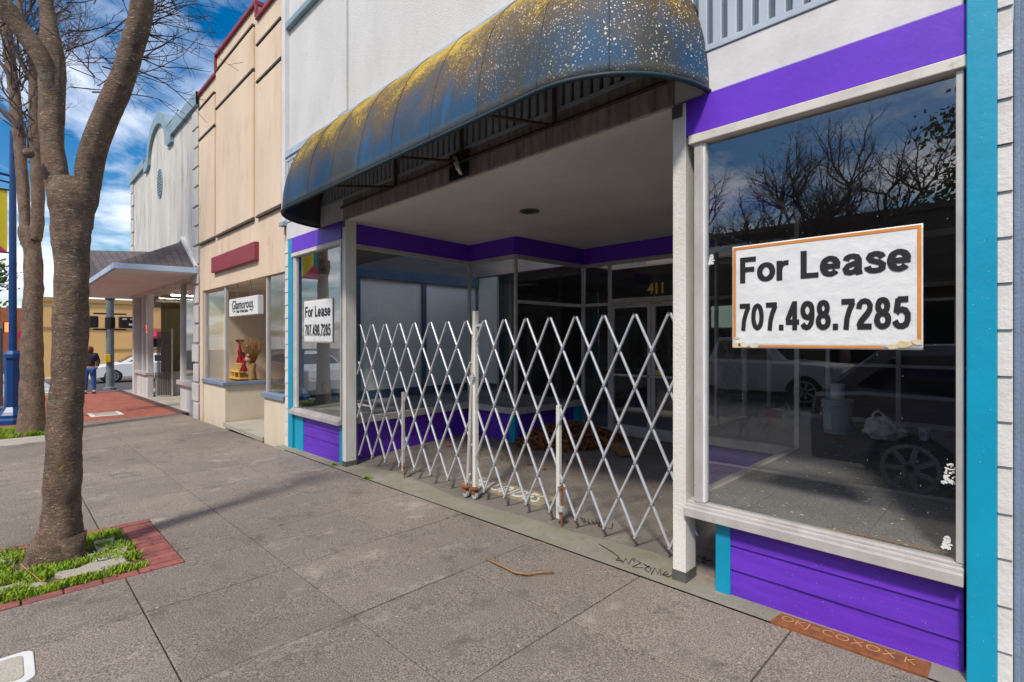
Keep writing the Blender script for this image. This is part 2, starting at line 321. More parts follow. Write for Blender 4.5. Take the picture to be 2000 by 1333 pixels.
def awning_mat():
    m, n, l, b = new_mat('weathered_awning'); v = coords(n, l); g = n.new('ShaderNodeNewGeometry'); s = n.new('ShaderNodeSeparateXYZ'); l.new(g.outputs['Position'], s.inputs[0])
    base = mixc(n, l, ramp(n, l, noise_n(n, l, coords(n, l, (1.6, 1, .5)), 1.9, 6, .6), .42, .62), (.008, .065, .15), (.040, .046, .048))
    base = mixc(n, l, ramp(n, l, noise_n(n, l, coords(n, l, (3, 1, .25)), 2.2, 5, .7), .56, .72), base, (.010, .11, .27))
    grain = noise_n(n, l, v, 42, 5, .8); big2 = noise_n(n, l, v, 9, 3, .6); big = noise_n(n, l, v, 2.4, 5, .6)
    def M2(op, a, c):
        k = n.new('ShaderNodeMath'); k.operation = op
        for i, q in enumerate((a, c)):
            if isinstance(q, (int, float)): k.inputs[i].default_value = q
            else: l.new(q, k.inputs[i])
        return k.outputs[0]
    zz = M2('SUBTRACT', s.outputs[2], 3.15)                   # lichen lives on the flatter top of the awning
    nx = n.new('ShaderNodeSeparateXYZ'); l.new(g.outputs['Normal'], nx.inputs[0])
    a = M2('ADD', M2('MULTIPLY', zz, .62), M2('MULTIPLY', big, .75))
    brown = ramp(n, l, M2('MULTIPLY', M2('ADD', a, M2('MULTIPLY', grain, .45)), .5), .36, .50)
    col = mixc(n, l, brown, base, (.12, .075, .025))
    lich = ramp(n, l, M2('MULTIPLY', M2('ADD', a, M2('MULTIPLY', grain, 1.3)), .5), .73, .80)
    m_ = n.new('ShaderNodeMath'); m_.operation = 'MULTIPLY'
    col = mixc(n, l, lich, col, mixc(n, l, big, (.24, .13, .008), (.62, .43, .008)))
    # the rim: a dirty hem
    rim = ramp(n, l, M2('ADD', zz, M2('MULTIPLY', grain, .08)), .06, .13, (1, 1, 1), (0, 0, 0))
    col = mixc(n, l, M2('MULTIPLY', rim, .6), col, (.16, .14, .09))
    for sc, th, thr in ((30, .20, .52), (55, .20, .50)):
        vo = n.new('ShaderNodeTexVoronoi'); vo.inputs['Scale'].default_value = sc; l.new(v, vo.inputs['Vector'])
        dots = ramp(n, l, M2('ADD', vo.outputs['Distance'], M2('MULTIPLY', big2, .35)), th + .13, th + .17, (1, 1, 1), (0, 0, 0))
        xm = ramp(n, l, M2('ADD', M2('ADD', M2('MULTIPLY', s.outputs[0], .16), .52), M2('MULTIPLY', M2('ADD', big, M2('MULTIPLY', zz, .5)), .6)), .42, .62)
        col = mixc(n, l, M2('MULTIPLY', dots, xm), col, (.66, .62, .52))
    l.new(col, b.inputs['Base Color']); b.inputs['Roughness'].default_value = .7; bump(n, l, b, grain, .35, .01); return m
M['awning'] = awning_mat()

def text(name, body, m, loc, rot, size=None, width=None, height=None, bold=0, parent=None, depth=.001, shear=0):
    c = bpy.data.curves.new(name, 'FONT'); c.body = body; c.size = 1; c.offset = bold; c.extrude = depth; c.shear = shear; c.resolution_u = 3
    t = bpy.data.objects.new(name, c); COL.objects.link(t); bpy.context.view_layer.update()
    me = bpy.data.meshes.new_from_object(t.evaluated_get(bpy.context.evaluated_depsgraph_get())); bpy.data.objects.remove(t)
    xs = [v.co.x for v in me.vertices]; ys = [v.co.y for v in me.vertices]
    sx = (width / (max(xs) - min(xs))) if width else size; sy = (height / (max(ys) - min(ys))) if height else sx
    x0, y0 = min(xs), min(ys)
    for v in me.vertices: v.co.x = (v.co.x - x0) * sx; v.co.y = (v.co.y - y0) * sy
    me.materials.clear(); me.materials.append(m)
    o = bpy.data.objects.new(name, me); COL.objects.link(o); o.location = loc; o.rotation_euler = rot
    if parent: o.parent = parent
    return o

def ell_(cx, cy, rx, ry, a0, a1, n=20): return [(cx + rx * math.cos(R(a0 + (a1 - a0) * k / n)), cy + ry * math.sin(R(a0 + (a1 - a0) * k / n))) for k in range(n + 1)]
GL = {'F': (.64, [[(.12, 0), (.12, 1)], [(.12, .905), (.64, .905)], [(.12, .52), (.58, .52)]]),
 'o': (.68, [ell_(.34, .365, .24, .275, 0, 360)]), 'r': (.44, [[(.11, 0), (.11, .73)], [(.11, .36), (.14, .50), (.22, .60), (.34, .64), (.44, .635)]]),
 'L': (.62, [[(.12, 1), (.12, 0)], [(.12, .095), (.62, .095)]]), 'e': (.66, [ell_(.33, .365, .23, .275, 8, 322, 26), [(.12, .36), (.645, .36)]]),
 'a': (.64, [[(.12, .50), (.15, .58), (.24, .635), (.34, .64), (.45, .60), (.5, .5), (.5, .15), (.53, .0)], [(.5, .42), (.33, .37), (.18, .32), (.11, .21), (.15, .11), (.25, .08), (.38, .11), (.5, .24)]]),
 's': (.60, [[(.52, .50), (.47, .59), (.38, .64), (.28, .645), (.17, .60), (.13, .52), (.18, .44), (.30, .395), (.44, .345), (.52, .27), (.51, .17), (.43, .105), (.31, .085), (.18, .10), (.1, .17), (.08, .24)]]),
 '7': (.58, [[(.05, .905), (.57, .905)], [(.50, .88), (.36, .62), (.27, .36), (.23, 0)]]), '0': (.62, [ell_(.31, .5, .20, .40, 0, 360)]),
 '4': (.62, [[(.42, 0), (.42, 1)], [(.40, .93), (.09, .33)], [(.03, .28), (.62, .28)]]), '9': (.62, [ell_(.31, .67, .20, .235, 0, 360), [(.51, .68), (.51, .45), (.47, .24), (.38, .12), (.27, .09), (.16, .13), (.1, .22)]]),
 '8': (.62, [ell_(.31, .72, .165, .19, 0, 360), ell_(.31, .295, .205, .205, 0, 360)]), '2': (.62, [[(.1, .66), (.12, .79), (.2, .88), (.32, .905), (.45, .87), (.52, .76), (.51, .63), (.42, .5), (.28, .36), (.15, .22), (.1, .1)], [(.04, .095), (.58, .095)]]),
 '5': (.62, [[(.54, .905), (.17, .905)], [(.2, .93), (.13, .5)], [(.12, .5), (.2, .57), (.32, .6), (.44, .56), (.52, .45), (.52, .28), (.46, .15), (.34, .09), (.21, .1), (.12, .17), (.08, .26)]]),
 '.': (.28, [[(.14, 0), (.14, .2)]]), ' ': (.36, [])}
def stroke_text(name, body, m, loc, width, height, parent, wt=.212):
    f = MB(); x = 0; k_ = 0
    for ch in body:
        adv, strokes = GL[ch]
        for st in strokes:
            pts = [Vector((x + p[0], p[1])) for p in st]; n = len(pts); k = len(f.v); k_ += 1
            closed = (pts[0] - pts[-1]).length < 1e-4
            for i, p in enumerate(pts):
                a = pts[(i - 1) if i or not closed else n - 2] if (i or closed) else p; b = pts[i + 1] if i < n - 1 else (pts[1] if closed else p)
                t = (b - a).normalized(); w_ = wt * (.86 if abs(t.x) > .8 else 1.0) * .5; nn = Vector((-t.y, t.x)) * w_
                for q in (p + nn, p - nn): f.v.append((q.x, -.00006 * k_, q.y))
            for i in range(n - 1): a = k + 2 * i; f.f.append((a, a + 1, a + 3, a + 2))
        x += adv + (.045 if ch != ' ' else 0)
    xs_ = [v[0] for v in f.v]; x0 = min(xs_); sx = width / (max(xs_) - x0)
    f.v = [((v[0] - x0) * sx, v[1], v[2] * height) for v in f.v]
    return f.build(name, m, parent, loc=loc)

# ================================================================== GROUND
def sheet(name, x0, x1, y0, y1, dz, m, nx=1, ny=1):
    b = MB()
    for i in range(nx):
        for j in range(ny):
            xa, xb = x0 + (x1 - x0) * i / nx, x0 + (x1 - x0) * (i + 1) / nx; ya, yb = y0 + (y1 - y0) * j / ny, y0 + (y1 - y0) * (j + 1) / ny
            b.quad((xa, ya, gz(xa) + dz), (xb, ya, gz(xb) + dz), (xb, yb, gz(xb) + dz), (xa, yb, gz(xa) + dz))
    return b.build(name, m)
tag(sheet('ground', -400, 400, -400, 400, -.19, M['asphalt']), kind='structure')
tag(sheet('road', -40, 60, -14.2, -3.45, -.165, M['asphalt']), kind='structure')
tag(sheet('cross_street', -36.6, -24.1, -60, 60, -.155, M['asphalt']), kind='structure')
b = MB()
def solid(b, x0, x1, y0, y1, dz, th=.2):
    vs = [(x, y, gz(x) + dz - t) for t in (th, 0) for y in (y0, y1) for x in (x0, x1)]
    b.add(vs, [(0, 2, 3, 1), (4, 5, 7, 6), (0, 1, 5, 4), (2, 6, 7, 3), (0, 4, 6, 2), (1, 3, 7, 5)])
# pavement slabs: real joints
xs = [6.5] + [-.89 - .935 * k for k in range(-6, 15)]; xs = sorted([x for x in xs if x > -14.2] + [-14.3])
xs = [x for i, x in enumerate(xs) if i == 0 or x - xs[i - 1] > .2]
ys = [-3.3, -2.6, -1.75, -.91, -.155]
g = .004
for i in range(len(xs) - 1):
    for j in range(len(ys) - 1):
        x0, x1, y0, y1 = xs[i] + g, xs[i + 1] - g, ys[j] + g, ys[j + 1] - g
        dz = random.uniform(-.0015, .0015)
        # leave the tree bed open
        rects = [(x0, x1, y0, y1)]
        for (hx0, hx1, hy0, hy1) in ((-5.70, -4.35, -3.31, -2.24), (-14.3, -12.5, -3.31, -2.45)):
            nr = []
            for (a, c, d, e) in rects:
                if a < hx1 and c > hx0 and d < hy1 and e > hy0:
                    if a < hx0: nr.append((a, hx0, d, e))
                    if c > hx1: nr.append((hx1, c, d, e))
                    if d < hy0: nr.append((max(a, hx0), min(c, hx1), d, hy0))
                    if e > hy1: nr.append((max(a, hx0), min(c, hx1), hy1, e))
                else: nr.append((a, c, d, e))
            rects = nr
        for (a, c, d, e) in rects: solid(b, a, c, d, e, dz, .14)
tag(b.build('pavement', M['walk'], bevel=.005, seg=2), kind='structure')
tag(sheet('joint_bed', -14.4, 6.5, -3.32, -.15, -.02, M['joint']), kind='structure')
b = MB(); solid(b, -24.0, 6.5, -3.46, -3.32, .0, .2); tag(b.build('kerb', M['pale_conc'], bevel=.01), kind='structure')
b = MB(); solid(b, -24.0, -14.3, -3.31, -.22, .0, .2); tag(b.build('brick_pavement', M['brick']), kind='structure')
b = MB(); solid(b, -24.0, -14.3, -.215, .0, .0, .2); tag(b.build('dark_brick_band', M['brick_dark']), kind='structure')
b = MB(); solid(b, -24.0, -13.6, 0.005, 6, .0, .2); solid(b, -24.0, -21.9, .005, 6, .001, .2); tag(b.build('corner_entrance_floor', M['pale_conc']), kind='structure')
# apron + recess floor, rising to level zero towards the door
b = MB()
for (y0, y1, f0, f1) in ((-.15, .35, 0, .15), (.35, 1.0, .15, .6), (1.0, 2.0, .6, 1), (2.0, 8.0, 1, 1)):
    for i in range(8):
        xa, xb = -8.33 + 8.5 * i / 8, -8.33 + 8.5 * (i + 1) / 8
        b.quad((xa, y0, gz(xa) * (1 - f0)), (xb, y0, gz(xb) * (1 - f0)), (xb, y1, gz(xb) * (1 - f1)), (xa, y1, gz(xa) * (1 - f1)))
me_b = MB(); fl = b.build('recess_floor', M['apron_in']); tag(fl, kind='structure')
b = MB()
for i in range(12):
    xa, xb = -8.33 + 8.5 * i / 12, -8.33 + 8.5 * (i + 1) / 12
    wv = lambda x: .16 + .07 * math.sin(x * 2.1) + .04 * math.sin(x * 5.3)
    b.quad((xa, -.152, gz(xa) + .004), (xb, -.152, gz(xb) + .004), (xb, wv(xb), gz(xb) * .93 + .005), (xa, wv(xa), gz(xa) * .93 + .005))
tag(b.build('mossy_apron', M['apron']), kind='structure')
sheet_x = tag(sheet('opposite_pavement', -60, 60, -18, -14.2, -.02, M['pale_conc']), kind='structure')
b = MB(); solid(b, -46, -36.6, -6, 30, .0, .2); tag(b.build('far_pavement', M['pale_conc']), kind='structure')
# crosswalk
b = MB()
for k in range(11):
    x = -25.6 - k * 1.0; zz = gz(x) - .148
    b.quad((x, -5.2, zz), (x + .5, -5.2, gz(x + .5) - .148), (x + .5, -1.6, gz(x + .5) - .148), (x, -1.6, zz))
b.quad((-36, -1.3, gz(-36) - .148), (-24.6, -1.3, gz(-24.6) - .148), (-24.6, -.9, gz(-24.6) - .148), (-36, -.9, gz(-36) - .148))
tag(b.build('crosswalk_marking', M['roadpaint']), kind='structure')
b = MB(); solid(b, -24.6, -24.02, -3.3, -1.2, -.02, .2); solid(b, -37.5, -36.7, -5.6, -.6, .005, .05); tag(b.build('tactile_strip', M['yellow']), kind='structure')
# access cover in the brick
c0 = thing('access_cover', 'square pull box lid with pale rim set in the red brick pavement', 'utility cover', (0, 0, 0))
P = [(-15.9, -1.6), (-14.95, -1.6), (-14.95, -1.05), (-15.9, -1.05)]
b = MB(); solid(b, -15.95, -15.1, -1.75, -1.15, .012, .03); b.build('frame', M['roadpaint'], c0, bevel=.003)
b = MB(); solid(b, -15.87, -15.18, -1.67, -1.23, .018, .03); b.build('lid', M['pale_conc'], c0, bevel=.003)
c0 = thing('meter_box', 'pale rounded meter box lid in the pavement at the near corner', 'utility cover', (-3.47, -3.2, gz(-3.4)))
def rrect(x0, x1, y0, y1, r, n=5):
    out = []
    for (cx, cy, a0) in ((x1 - r, y1 - r, 0), (x0 + r, y1 - r, 90), (x0 + r, y0 + r, 180), (x1 - r, y0 + r, 270)):
        for k in range(n + 1):
            a = R(a0 + 90 * k / n); out.append((cx + r * math.cos(a), cy + r * math.sin(a)))
    return out
MB().prism(rrect(-.19, .14, -.28, .115, .05), 2, -.03, .006).build('rim', M['white'], c0, bevel=.003)
MB().prism(rrect(-.15, .10, -.24, .075, .03), 2, -.02, .010).build('lid', M['pale_conc'], c0, bevel=.003)

# ================================================================== TREE BEDS
def brick_ring(name, x0, x1, y0, y1, label):
    b = MB(); bw, bh = .2, .095
    y = y1
    while y - bh > y0:                                  # row of headers on the right (+Y) side and pavers along both long sides
        y -= bh + .006
    for side in (0, 1):
        yy = y0
        while yy < y1 - bw - .05:
            xa = (x1 - bh) if side else x0
            solid(b, xa, xa + bh - .004, yy, yy + bw - .012, random.uniform(-.004, .002), .06); yy += bw
    x = x0
    while x < x1 - bh * .9:
        solid(b, x, x + bh - .011, y1 - bw, y1, random.uniform(-.004, .002), .06); x += bh
    o = b.build(name, M['brick_one'], bevel=.004); return tag(o, kind='structure')
brick_ring('brick_edging', -5.69, -4.36, -3.31, -2.25, '')
b = MB()
random.seed(11)
def blob(b, pts, dz, th=.05):
    n = len(pts); vs = [(x, y, gz(x) + dz - th) for x, y in pts] + [(x, y, gz(x) + dz) for x, y in pts]
    b.add(vs, [tuple(range(n))[::-1], tuple(range(n, 2 * n))] + [(i, (i + 1) % n, (i + 1) % n + n, i + n) for i in range(n)])
def jag(x0, x1, y0, y1, j=.03):
    pts = []
    for (xa, ya, xb, yb) in ((x0, y0, x1, y0), (x1, y0, x1, y1), (x1, y1, x0, y1), (x0, y1, x0, y0)):
        for k in range(4): pts.append((xa + (xb - xa) * k / 4 + random.uniform(-j, j), ya + (yb - ya) * k / 4 + random.uniform(-j, j)))
    return pts
blob(b, jag(-4.76, -4.60, -3.25, -3.0), .012); blob(b, jag(-4.78, -4.60, -2.93, -2.55), .015); blob(b, jag(-5.0, -4.8, -2.72, -2.52), .012); blob(b, jag(-5.35, -5.05, -2.68, -2.54, .02), .01)
blob(b, jag(-5.5, -5.3, -3.25, -3.0), .01)
tag(b.build('broken_concrete_collar', M['pale_conc'], bevel=.006), kind='structure')
tag(sheet('soil_bed', -5.72, -4.33, -3.31, -2.22, -.016, M['soil'], 6, 6), kind='structure')
tag(sheet('soil_bed', -14.35, -12.45, -3.3, -2.4, -.008, M['soil'], 6, 6), kind='structure')
def grass(name, regions, n, m, hmin=.03, hmax=.09):
    b = MB()
    for _ in range(n):
        x0, x1, y0, y1, e = random.choices(regions, [(r[1] - r[0]) * (r[3] - r[2]) for r in regions])[0]
        x = random.uniform(x0, x1); y = random.uniform(y0, y1)
        if noise.noise(Vector((x * 6, y * 6, e))) < -.02 + .25 * (random.random() - .5): continue
        h = random.uniform(hmin, hmax) * (1 + .6 * noise.noise(Vector((x * 4, y * 4, 3)))); a = random.uniform(0, 6.28); wd = random.uniform(.003, .007)
        dx_, dy_ = math.cos(a), math.sin(a); ln = random.uniform(.2, .9) * h; a2 = random.uniform(0, 6.28)
        z = gz(x) - .01; tx, ty = x + math.cos(a2) * ln, y + math.sin(a2) * ln
        mxp = (x + (tx - x) * .4, y + (ty - y) * .4)
        b.add([(x - dx_ * wd, y - dy_ * wd, z), (x + dx_ * wd, y + dy_ * wd, z), (mxp[0] + dx_ * wd * .8, mxp[1] + dy_ * wd * .8, z + h * .65), (mxp[0] - dx_ * wd * .8, mxp[1] - dy_ * wd * .8, z + h * .65), (tx, ty, z + h)], [(0, 1, 2, 3), (3, 2, 4)])
    return tag(b.build(name, m), kind='stuff')
tag(grass('grass', [(-5.55, -4.78, -3.28, -2.5, 1), (-4.60, -4.46, -3.28, -2.45, 2), (-4.85, -4.5, -3.3, -3.0, 4), (-5.1, -4.7, -2.62, -2.46, 5)], 15000, M['grass'], .018, .055), 'bright green grass around the foot of the near street tree', 'grass')
tag(grass('grass', [(-14.2, -12.6, -3.28, -2.5, 1)], 9000, M['grass'], .04, .11), 'bright green grass around the foot of the far street tree', 'grass')
b = MB(); solid(b, -12.6, -12.3, -3.3, -2.35, .006, .1); solid(b, -12.25, -11.75, -3.3, -2.6, .008, .1); solid(b, -14.2, -13.0, -2.42, -2.15, .006, .1)
tag(b.build('bed_kerb', M['pale_conc'], bevel=.005), kind='structure')

# ================================================================== VACANT STOREFRONT
GX0, GX1 = -8.33, -.03
bld = thing('vacant_storefront', 'vacant shop building with purple boards, white stucco above and a recessed glass entrance', 'building', (0, 0, 0))
# upper stucco wall with shallow pilaster strips and mouldings
b = MB(); b.box(GX0 + .02, GX1, .02, .3, 4.53, 8.6); b.build('upper_wall', M['stucco'], bld)
b = MB(); b.box(GX0, GX0 + .13, -.06, .3, 3.43, 8.6); b.box(GX1 - .12, GX1 - .001, -.05, .3, 4.56, 8.6)
b.build('corner_pilaster', M['white_board'], bld, bevel=.01)
b = MB(); b.box(GX0 + .13, GX1 - .12, -.05, .018, 6.45, 6.55); b.build('string_moulding', M['bluetrim'], bld, bevel=.01)
b = MB(); b.box(-6.32, -6.26, -.02, .018, 4.56, 6.45); b.build('wall_joint_strip', M['stucco'], bld, bevel=.01)
b = MB(); b.box(-6.42, -6.16, -.05, .016, 4.50, 4.545); b.box(GX0 - .02, GX0 + .15, -.09, .016, 3.36, 3.42); b.build('strip_foot', M['bluetrim'], bld, bevel=.005)
b = MB(); b.box(GX0 + .13, GX1, -.055, .018, 4.42, 4.52); b.box(GX0 + .13, GX1, -.035, .017, 4.36, 4.42); b.build('flashing_trim', M['ribbed'], bld, bevel=.004)
# ribbed band z 3.43 .. 4.36
b = MB(); x = GX0 + .14
pitch = .092
while x < GX1 - .05:
    b.box(x, x + .058, -.03, .014, 3.441, 4.359); x += pitch
b.build('ribbed_panel', M['ribbed'], bld, bevel=.006)
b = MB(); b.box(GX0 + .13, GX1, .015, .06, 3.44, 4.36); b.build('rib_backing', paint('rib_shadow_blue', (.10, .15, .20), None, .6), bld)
b = MB(); b.box(GX0 + .13, GX1, -.04, .05, 3.40, 3.44); b.build('ribbed_panel_sill', M['ribbed'], bld, bevel=.004)
# white boards (visible parts left and right of the recess) and stained beam
b = MB(); b.box(GX0 + .13, -6.29, -.03, .15, 3.135, 3.398); b.box(-1.64, GX1 - .16, -.03, .15, 3.135, 3.398); b.build('white_fascia_board', M['white_board'], bld, bevel=.004)
b = MB(); b.box(-6.29, -1.64, -.04, .15, 3.13, 3.398); b.build('stained_beam', M['beam'], bld, bevel=.004)
# soffit
b = MB(); b.box(-6.9, -1.2, .15, 4.1, 3.13, 3.16); b.box(-6.29, -1.64, -.03, .15, 3.118, 3.129); b.build('soffit', M['soffit'], bld)
# purple header boards
b = MB(); b.box(-7.96, -6.33, -.045, .04, 2.895, 3.128); b.box(-1.56, -.18, -.045, .04, 2.895, 3.128); b.build('purple_header', M['purple'], bld, bevel=.003)
tr = [(-6.36, .04), (-6.5, 2.3), (-5.42, 2.3), (-5.38, 3.93), (-2.66, 3.93), (-2.66, 2.25), (-1.54, 2.25), (-1.54, .04)]
def seg_boxes(b, a, c, off0, off1, z0, z1, e0=0, e1=0):
    a = Vector((*a, 0)); c = Vector((*c, 0)); t = (c - a).normalized(); nn = Vector((t.y, -t.x, 0))     # to the right of travel = into the recess
    p = [a - t * e0 + nn * off0, c + t * e1 + nn * off0, c + t * e1 + nn * off1, a - t * e0 + nn * off1]
    b.add([(q.x, q.y, z0) for q in p] + [(q.x, q.y, z1) for q in p], [(0, 3, 2, 1), (4, 5, 6, 7), (0, 1, 5, 4), (1, 2, 6, 5), (2, 3, 7, 6), (3, 0, 4, 7)])
b = MB()
ext = [(0, .02), (-.02, -.02), (.02, 0), (-.02, -.02), (-.02, 0), (.02, -.02), (-.02, 0)]
for i in range(7): seg_boxes(b, tr[i], tr[i + 1], -.02, .022, 2.86, 3.128, 0, -.001 if i % 2 else 0)
b.build('recess_purple_header', M['purple'], bld)
b = MB()
for i in range(7): seg_boxes(b, tr[i], tr[i + 1], -.03, .032, 2.80, 2.858, 0, 0)
b.build('recess_head_rail', M['alu'], bld, bevel=.003)
# display stalls: sill rail, purple siding, platforms
b = MB(); bs = MB(); bt = MB()
for i in (0, 1, 2, 4, 5, 6):
    ins = -.055
    if i in (0, 1, 5, 6): lo = .43
    else: lo = .43
    seg_boxes(b, tr[i], tr[i + 1], -.02, .055, .435, .525, .05 if i in (1, ) else 0, .05 if i in (1, ) else 0)
for i in (0, 1, 2, 4, 5):
    z = 0.0
    bs = MB()
    for k in range(3):
        seg_boxes(bs, tr[i], tr[i + 1], -.08, -.045 + .0, k * .145 - (.09 if k == 0 else 0), (k + 1) * .145 - .004, 0, 0)
    bs.build('recess_siding', M['purple_siding'], bld, bevel=.003)
b.build('recess_sill', M['alu'], bld, bevel=.004)
b = MB(); b.box(-5.56, -5.44, 2.30, 2.41, -.02, .43); b.build('turquoise_corner_board', M['turq'], bld, bevel=.003)
b = MB(); b.box(-2.64, -2.52, 2.25, 2.37, -.02, .43); b.build('turquoise_corner_board', M['turq'], bld, bevel=.003)
b = MB(); b.box(-5.44, -5.33, 3.72, 3.86, -.02, .43); b.build('turquoise_corner_board', M['turq'], bld, bevel=.003)
# glass of the recess
for i in (0, 1, 2, 4, 5, 6):
    b = MB(); (xa_, ya_), (xb_, yb_) = tr[i], tr[i + 1]; b.quad((xa_, ya_, .52), (xb_, yb_, .52), (xb_, yb_, 2.80), (xa_, ya_, 2.80)); b.build('side_pane', M['glass_in'], bld)
for i in (1, 2, 3, 4, 5, 6):
    x, y = tr[i]; b = MB(); b.box(x - .022, x + .022, y - .022, y + .022, .52, 2.80); 
    if i in (3, 4): b = MB(); b.box(x - .03, x + .03, y - .022, y + .022, .0, 2.80)
    b.build('corner_mullion', M['alu'], bld, bevel=.003)
b = MB(); b.box(-2.68, -2.64, 3.0, 3.04, .52, 2.8); b.build('mullion', M['alu'], bld, bevel=.003)
# transom rails of the inner display glass
b = MB(); seg_boxes(b, (-5.40, 2.32), (-5.38, 3.9), -.015, .018, 2.12, 2.17)
b.build('transom_rail', M['alu'], bld, bevel=.002)
# front windows: frames, sills, glass
for (x0, x1, nm) in ((-7.93, -6.36, 'left'), (-1.50, -.19, 'right')):
    f = MB(); f.box(x0 - .03, x1 + .03, -.055, .03, 2.835, 2.892); hd = f.build('window_head', M['alu_white'], bld, bevel=.005)
    f = MB(); f.box(x0, x0 + .055, -.035, .03, .525, 2.835); f.box(x1 - .03, x1, -.035, .03, .525, 2.835); f.build('window_frame', M['alu'], bld, bevel=.004)
    f = MB(); f.box(x0 + .055, x0 + .072, -.03, .02, .53, 2.83); f.build('glazing_bead', M['white'], bld, bevel=.002)
    f = MB(); f.box(x0 - .05, x1 + .0, -.085, .04, .433, .49); f.box(x0 - .05, x1, -.05, .035, .49, .508); f.box(x0 - .05, x1, -.03, .03, .508, .524); f.build('window_sill', M['alu'], bld, bevel=.004)
    f = MB(); f.quad((x0 + .055, 0, .52), (x1 - .03, 0, .52), (x1 - .03, 0, 2.835), (x0 + .055, 0, 2.835)); f.build('window_pane', M['glass'], bld)
# low siding under the front windows
for (x0, x1) in ((-7.62, -6.45), (-1.28, -.195)):
    f = MB()
    for k in range(3):
        z0 = .148 * k - (.10 if k == 0 else 0); z1 = .148 * (k + 1)
        f.add([(x0, .0, z0), (x1, .0, z0), (x1, .014, z1), (x0, .014, z1), (x0, .05, z0), (x1, .05, z0), (x1, .05, z1), (x0, .05, z1)],
              [(0, 1, 2, 3), (4, 7, 6, 5), (0, 4, 5, 1), (3, 2, 6, 7), (0, 3, 7, 4), (1, 5, 6, 2)])
    f.build('siding', M['purple_siding'], bld)
f = MB(); f.box(-1.37, -1.28, -.012, .06, -.03, .43); f.build('turquoise_corner_board', M['turq'], bld, bevel=.004)
f = MB(); f.box(-6.45, -6.36, -.012, .06, -.11, .43); f.build('turquoise_corner_board', M['turq'], bld, bevel=.004)
f = MB(); f.box(-7.93, -7.62, -.012, .06, -.12, .43); f.build('turquoise_corner_board', M['turq'], bld, bevel=.004)
f = MB(); f.box(-8.14, -7.965, -.03, .06, -.13, 3.13); f.build('turquoise_pilaster', M['turq'], bld, bevel=.004)
f = MB(); f.box(-.18, -.078, -.075, .06, -.02, 8.0); f.build('turquoise_pilaster', M['turq'], bld, bevel=.004)
# side returns of base of the right display
f = MB()
for k in range(3): f.box(-1.365, -1.335, .06, 2.18, .148 * k - .03 * (k == 0), .148 * (k + 1) - .004)
f.build('return_siding', M['purple_siding'], bld, bevel=.003)
# white shingle strips
def shingles(x0, x1, y, z0, z1, step):
    f = MB(); z = z0
    while z < z1:
        j = random.uniform(-.004, .004)
        f.add([(x0, y - .012, z + j), (x1, y - .012, z + j), (x1, y, z + step), (x0, y, z + step), (x0, y + .04, z + j), (x1, y + .04, z + j), (x1, y + .04, z + step), (x0, y + .04, z + step)],
              [(0, 1, 2, 3), (4, 7, 6, 5), (0, 4, 5, 1), (3, 2, 6, 7), (0, 3, 7, 4), (1, 5, 6, 2)]); z += step
    return f
shingles(-.077, -.028, -.04, -.02, 6, .205).build('shingle_strip', M['shingle_white'], bld)
shingles(-8.29, -8.142, -.01, -.14, 3.13, .205).build('shingle_strip', M['shingle_white'], bld)
# posts
for (x0, x1, y1) in ((-1.64, -1.55, .095), (-6.29, -6.20, .10)):
    z = gz(x0); f = MB(); f.box(x0, x1, -.05, y1, z + .05, 3.117); p = f.build('post', M['post'], bld, bevel=.004)
    f = MB(); f.box(x0 - .004, x1 + .004, -.054, y1 + .004, z - .005, z + .075); f.build('post_shoe', M['bracket'], p, bevel=.002)
    f = MB(); f.box(x0 - .004, x1 - .02, -.056, y1 - .03, 3.03, 3.112); f.build('post_bracket', M['bracket'], p, bevel=.002)
# interiors
f = MB(); f.box(-8.25, -6.46, .035, 4.0, .455, .505); f.box(-6.56, -5.48, 2.35, 4.0, .455, .503); f.build('display_platform', M['carpet'], bld)
f = MB(); f.box(-1.56, -.06, .035, 4.6, .455, .505); f.box(-2.62, -1.54, 2.30, 4.6, .455, .503); f.build('display_platform', M['carpet'], bld)
f = MB(); f.box(-8.28, -8.24, .03, 4.2, .5, 2.86); f.box(-8.2, -7.62, 3.98, 4.04, .5, 2.86); f.build('display_wall_panel', M['room_wall'], bld)
f = MB()
for y in (1.15, 2.55, 3.94): f.box(-8.24, -8.19, y, y + .09, .62, 2.86)
f.box(-8.24, -8.2, .03, 4.0, .5, .66); f.box(-8.24, -8.17, .03, 4.0, 2.66, 2.86); f.box(-8.2, -7.62, 3.95, 3.98, .5, .66)
f.box(-8.24, -8.19, .04, .16, .5, 2.86); f.build('display_batten', M['room_blue'], bld, bevel=.003)
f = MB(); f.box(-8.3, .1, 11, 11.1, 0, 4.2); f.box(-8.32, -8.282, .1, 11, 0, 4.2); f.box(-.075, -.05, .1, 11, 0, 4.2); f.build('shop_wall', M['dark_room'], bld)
f = MB(); f.box(-8.28, -6.6, .05, 1.2, 2.87, 2.9); f.box(-8.28, -6.6, 4.0, 11, 2.87, 2.9); f.box(-1.5, -.08, .05, 11, 2.87, 2.9); f.box(-6.6, -5.45, 4.0, 11, 2.87, 2.9); f.box(-2.6, -1.5, 2.4, 4.75, 2.87, 2.9); f.box(-2.6, -1.5, 5.6, 11, 2.87, 2.9); f.box(-5.45, -2.6, 4.0, 4.15, 2.87, 2.9); f.box(-5.45, -2.6, 4.9, 11, 2.87, 2.9); f.build('shop_ceiling', M['dark_room'], bld)  # openings added between the slabs, roofless above, to let daylight into the displays
f = MB(); f.box(-8.28, -.08, 4.05, 11, .001, .012); f.build('shop_floor', M['carpet'], bld)
f = MB(); f.box(-.105, -.078, .06, 4.6, .5, 2.86); f.build('right_display_wall', M['room_blue'], bld)
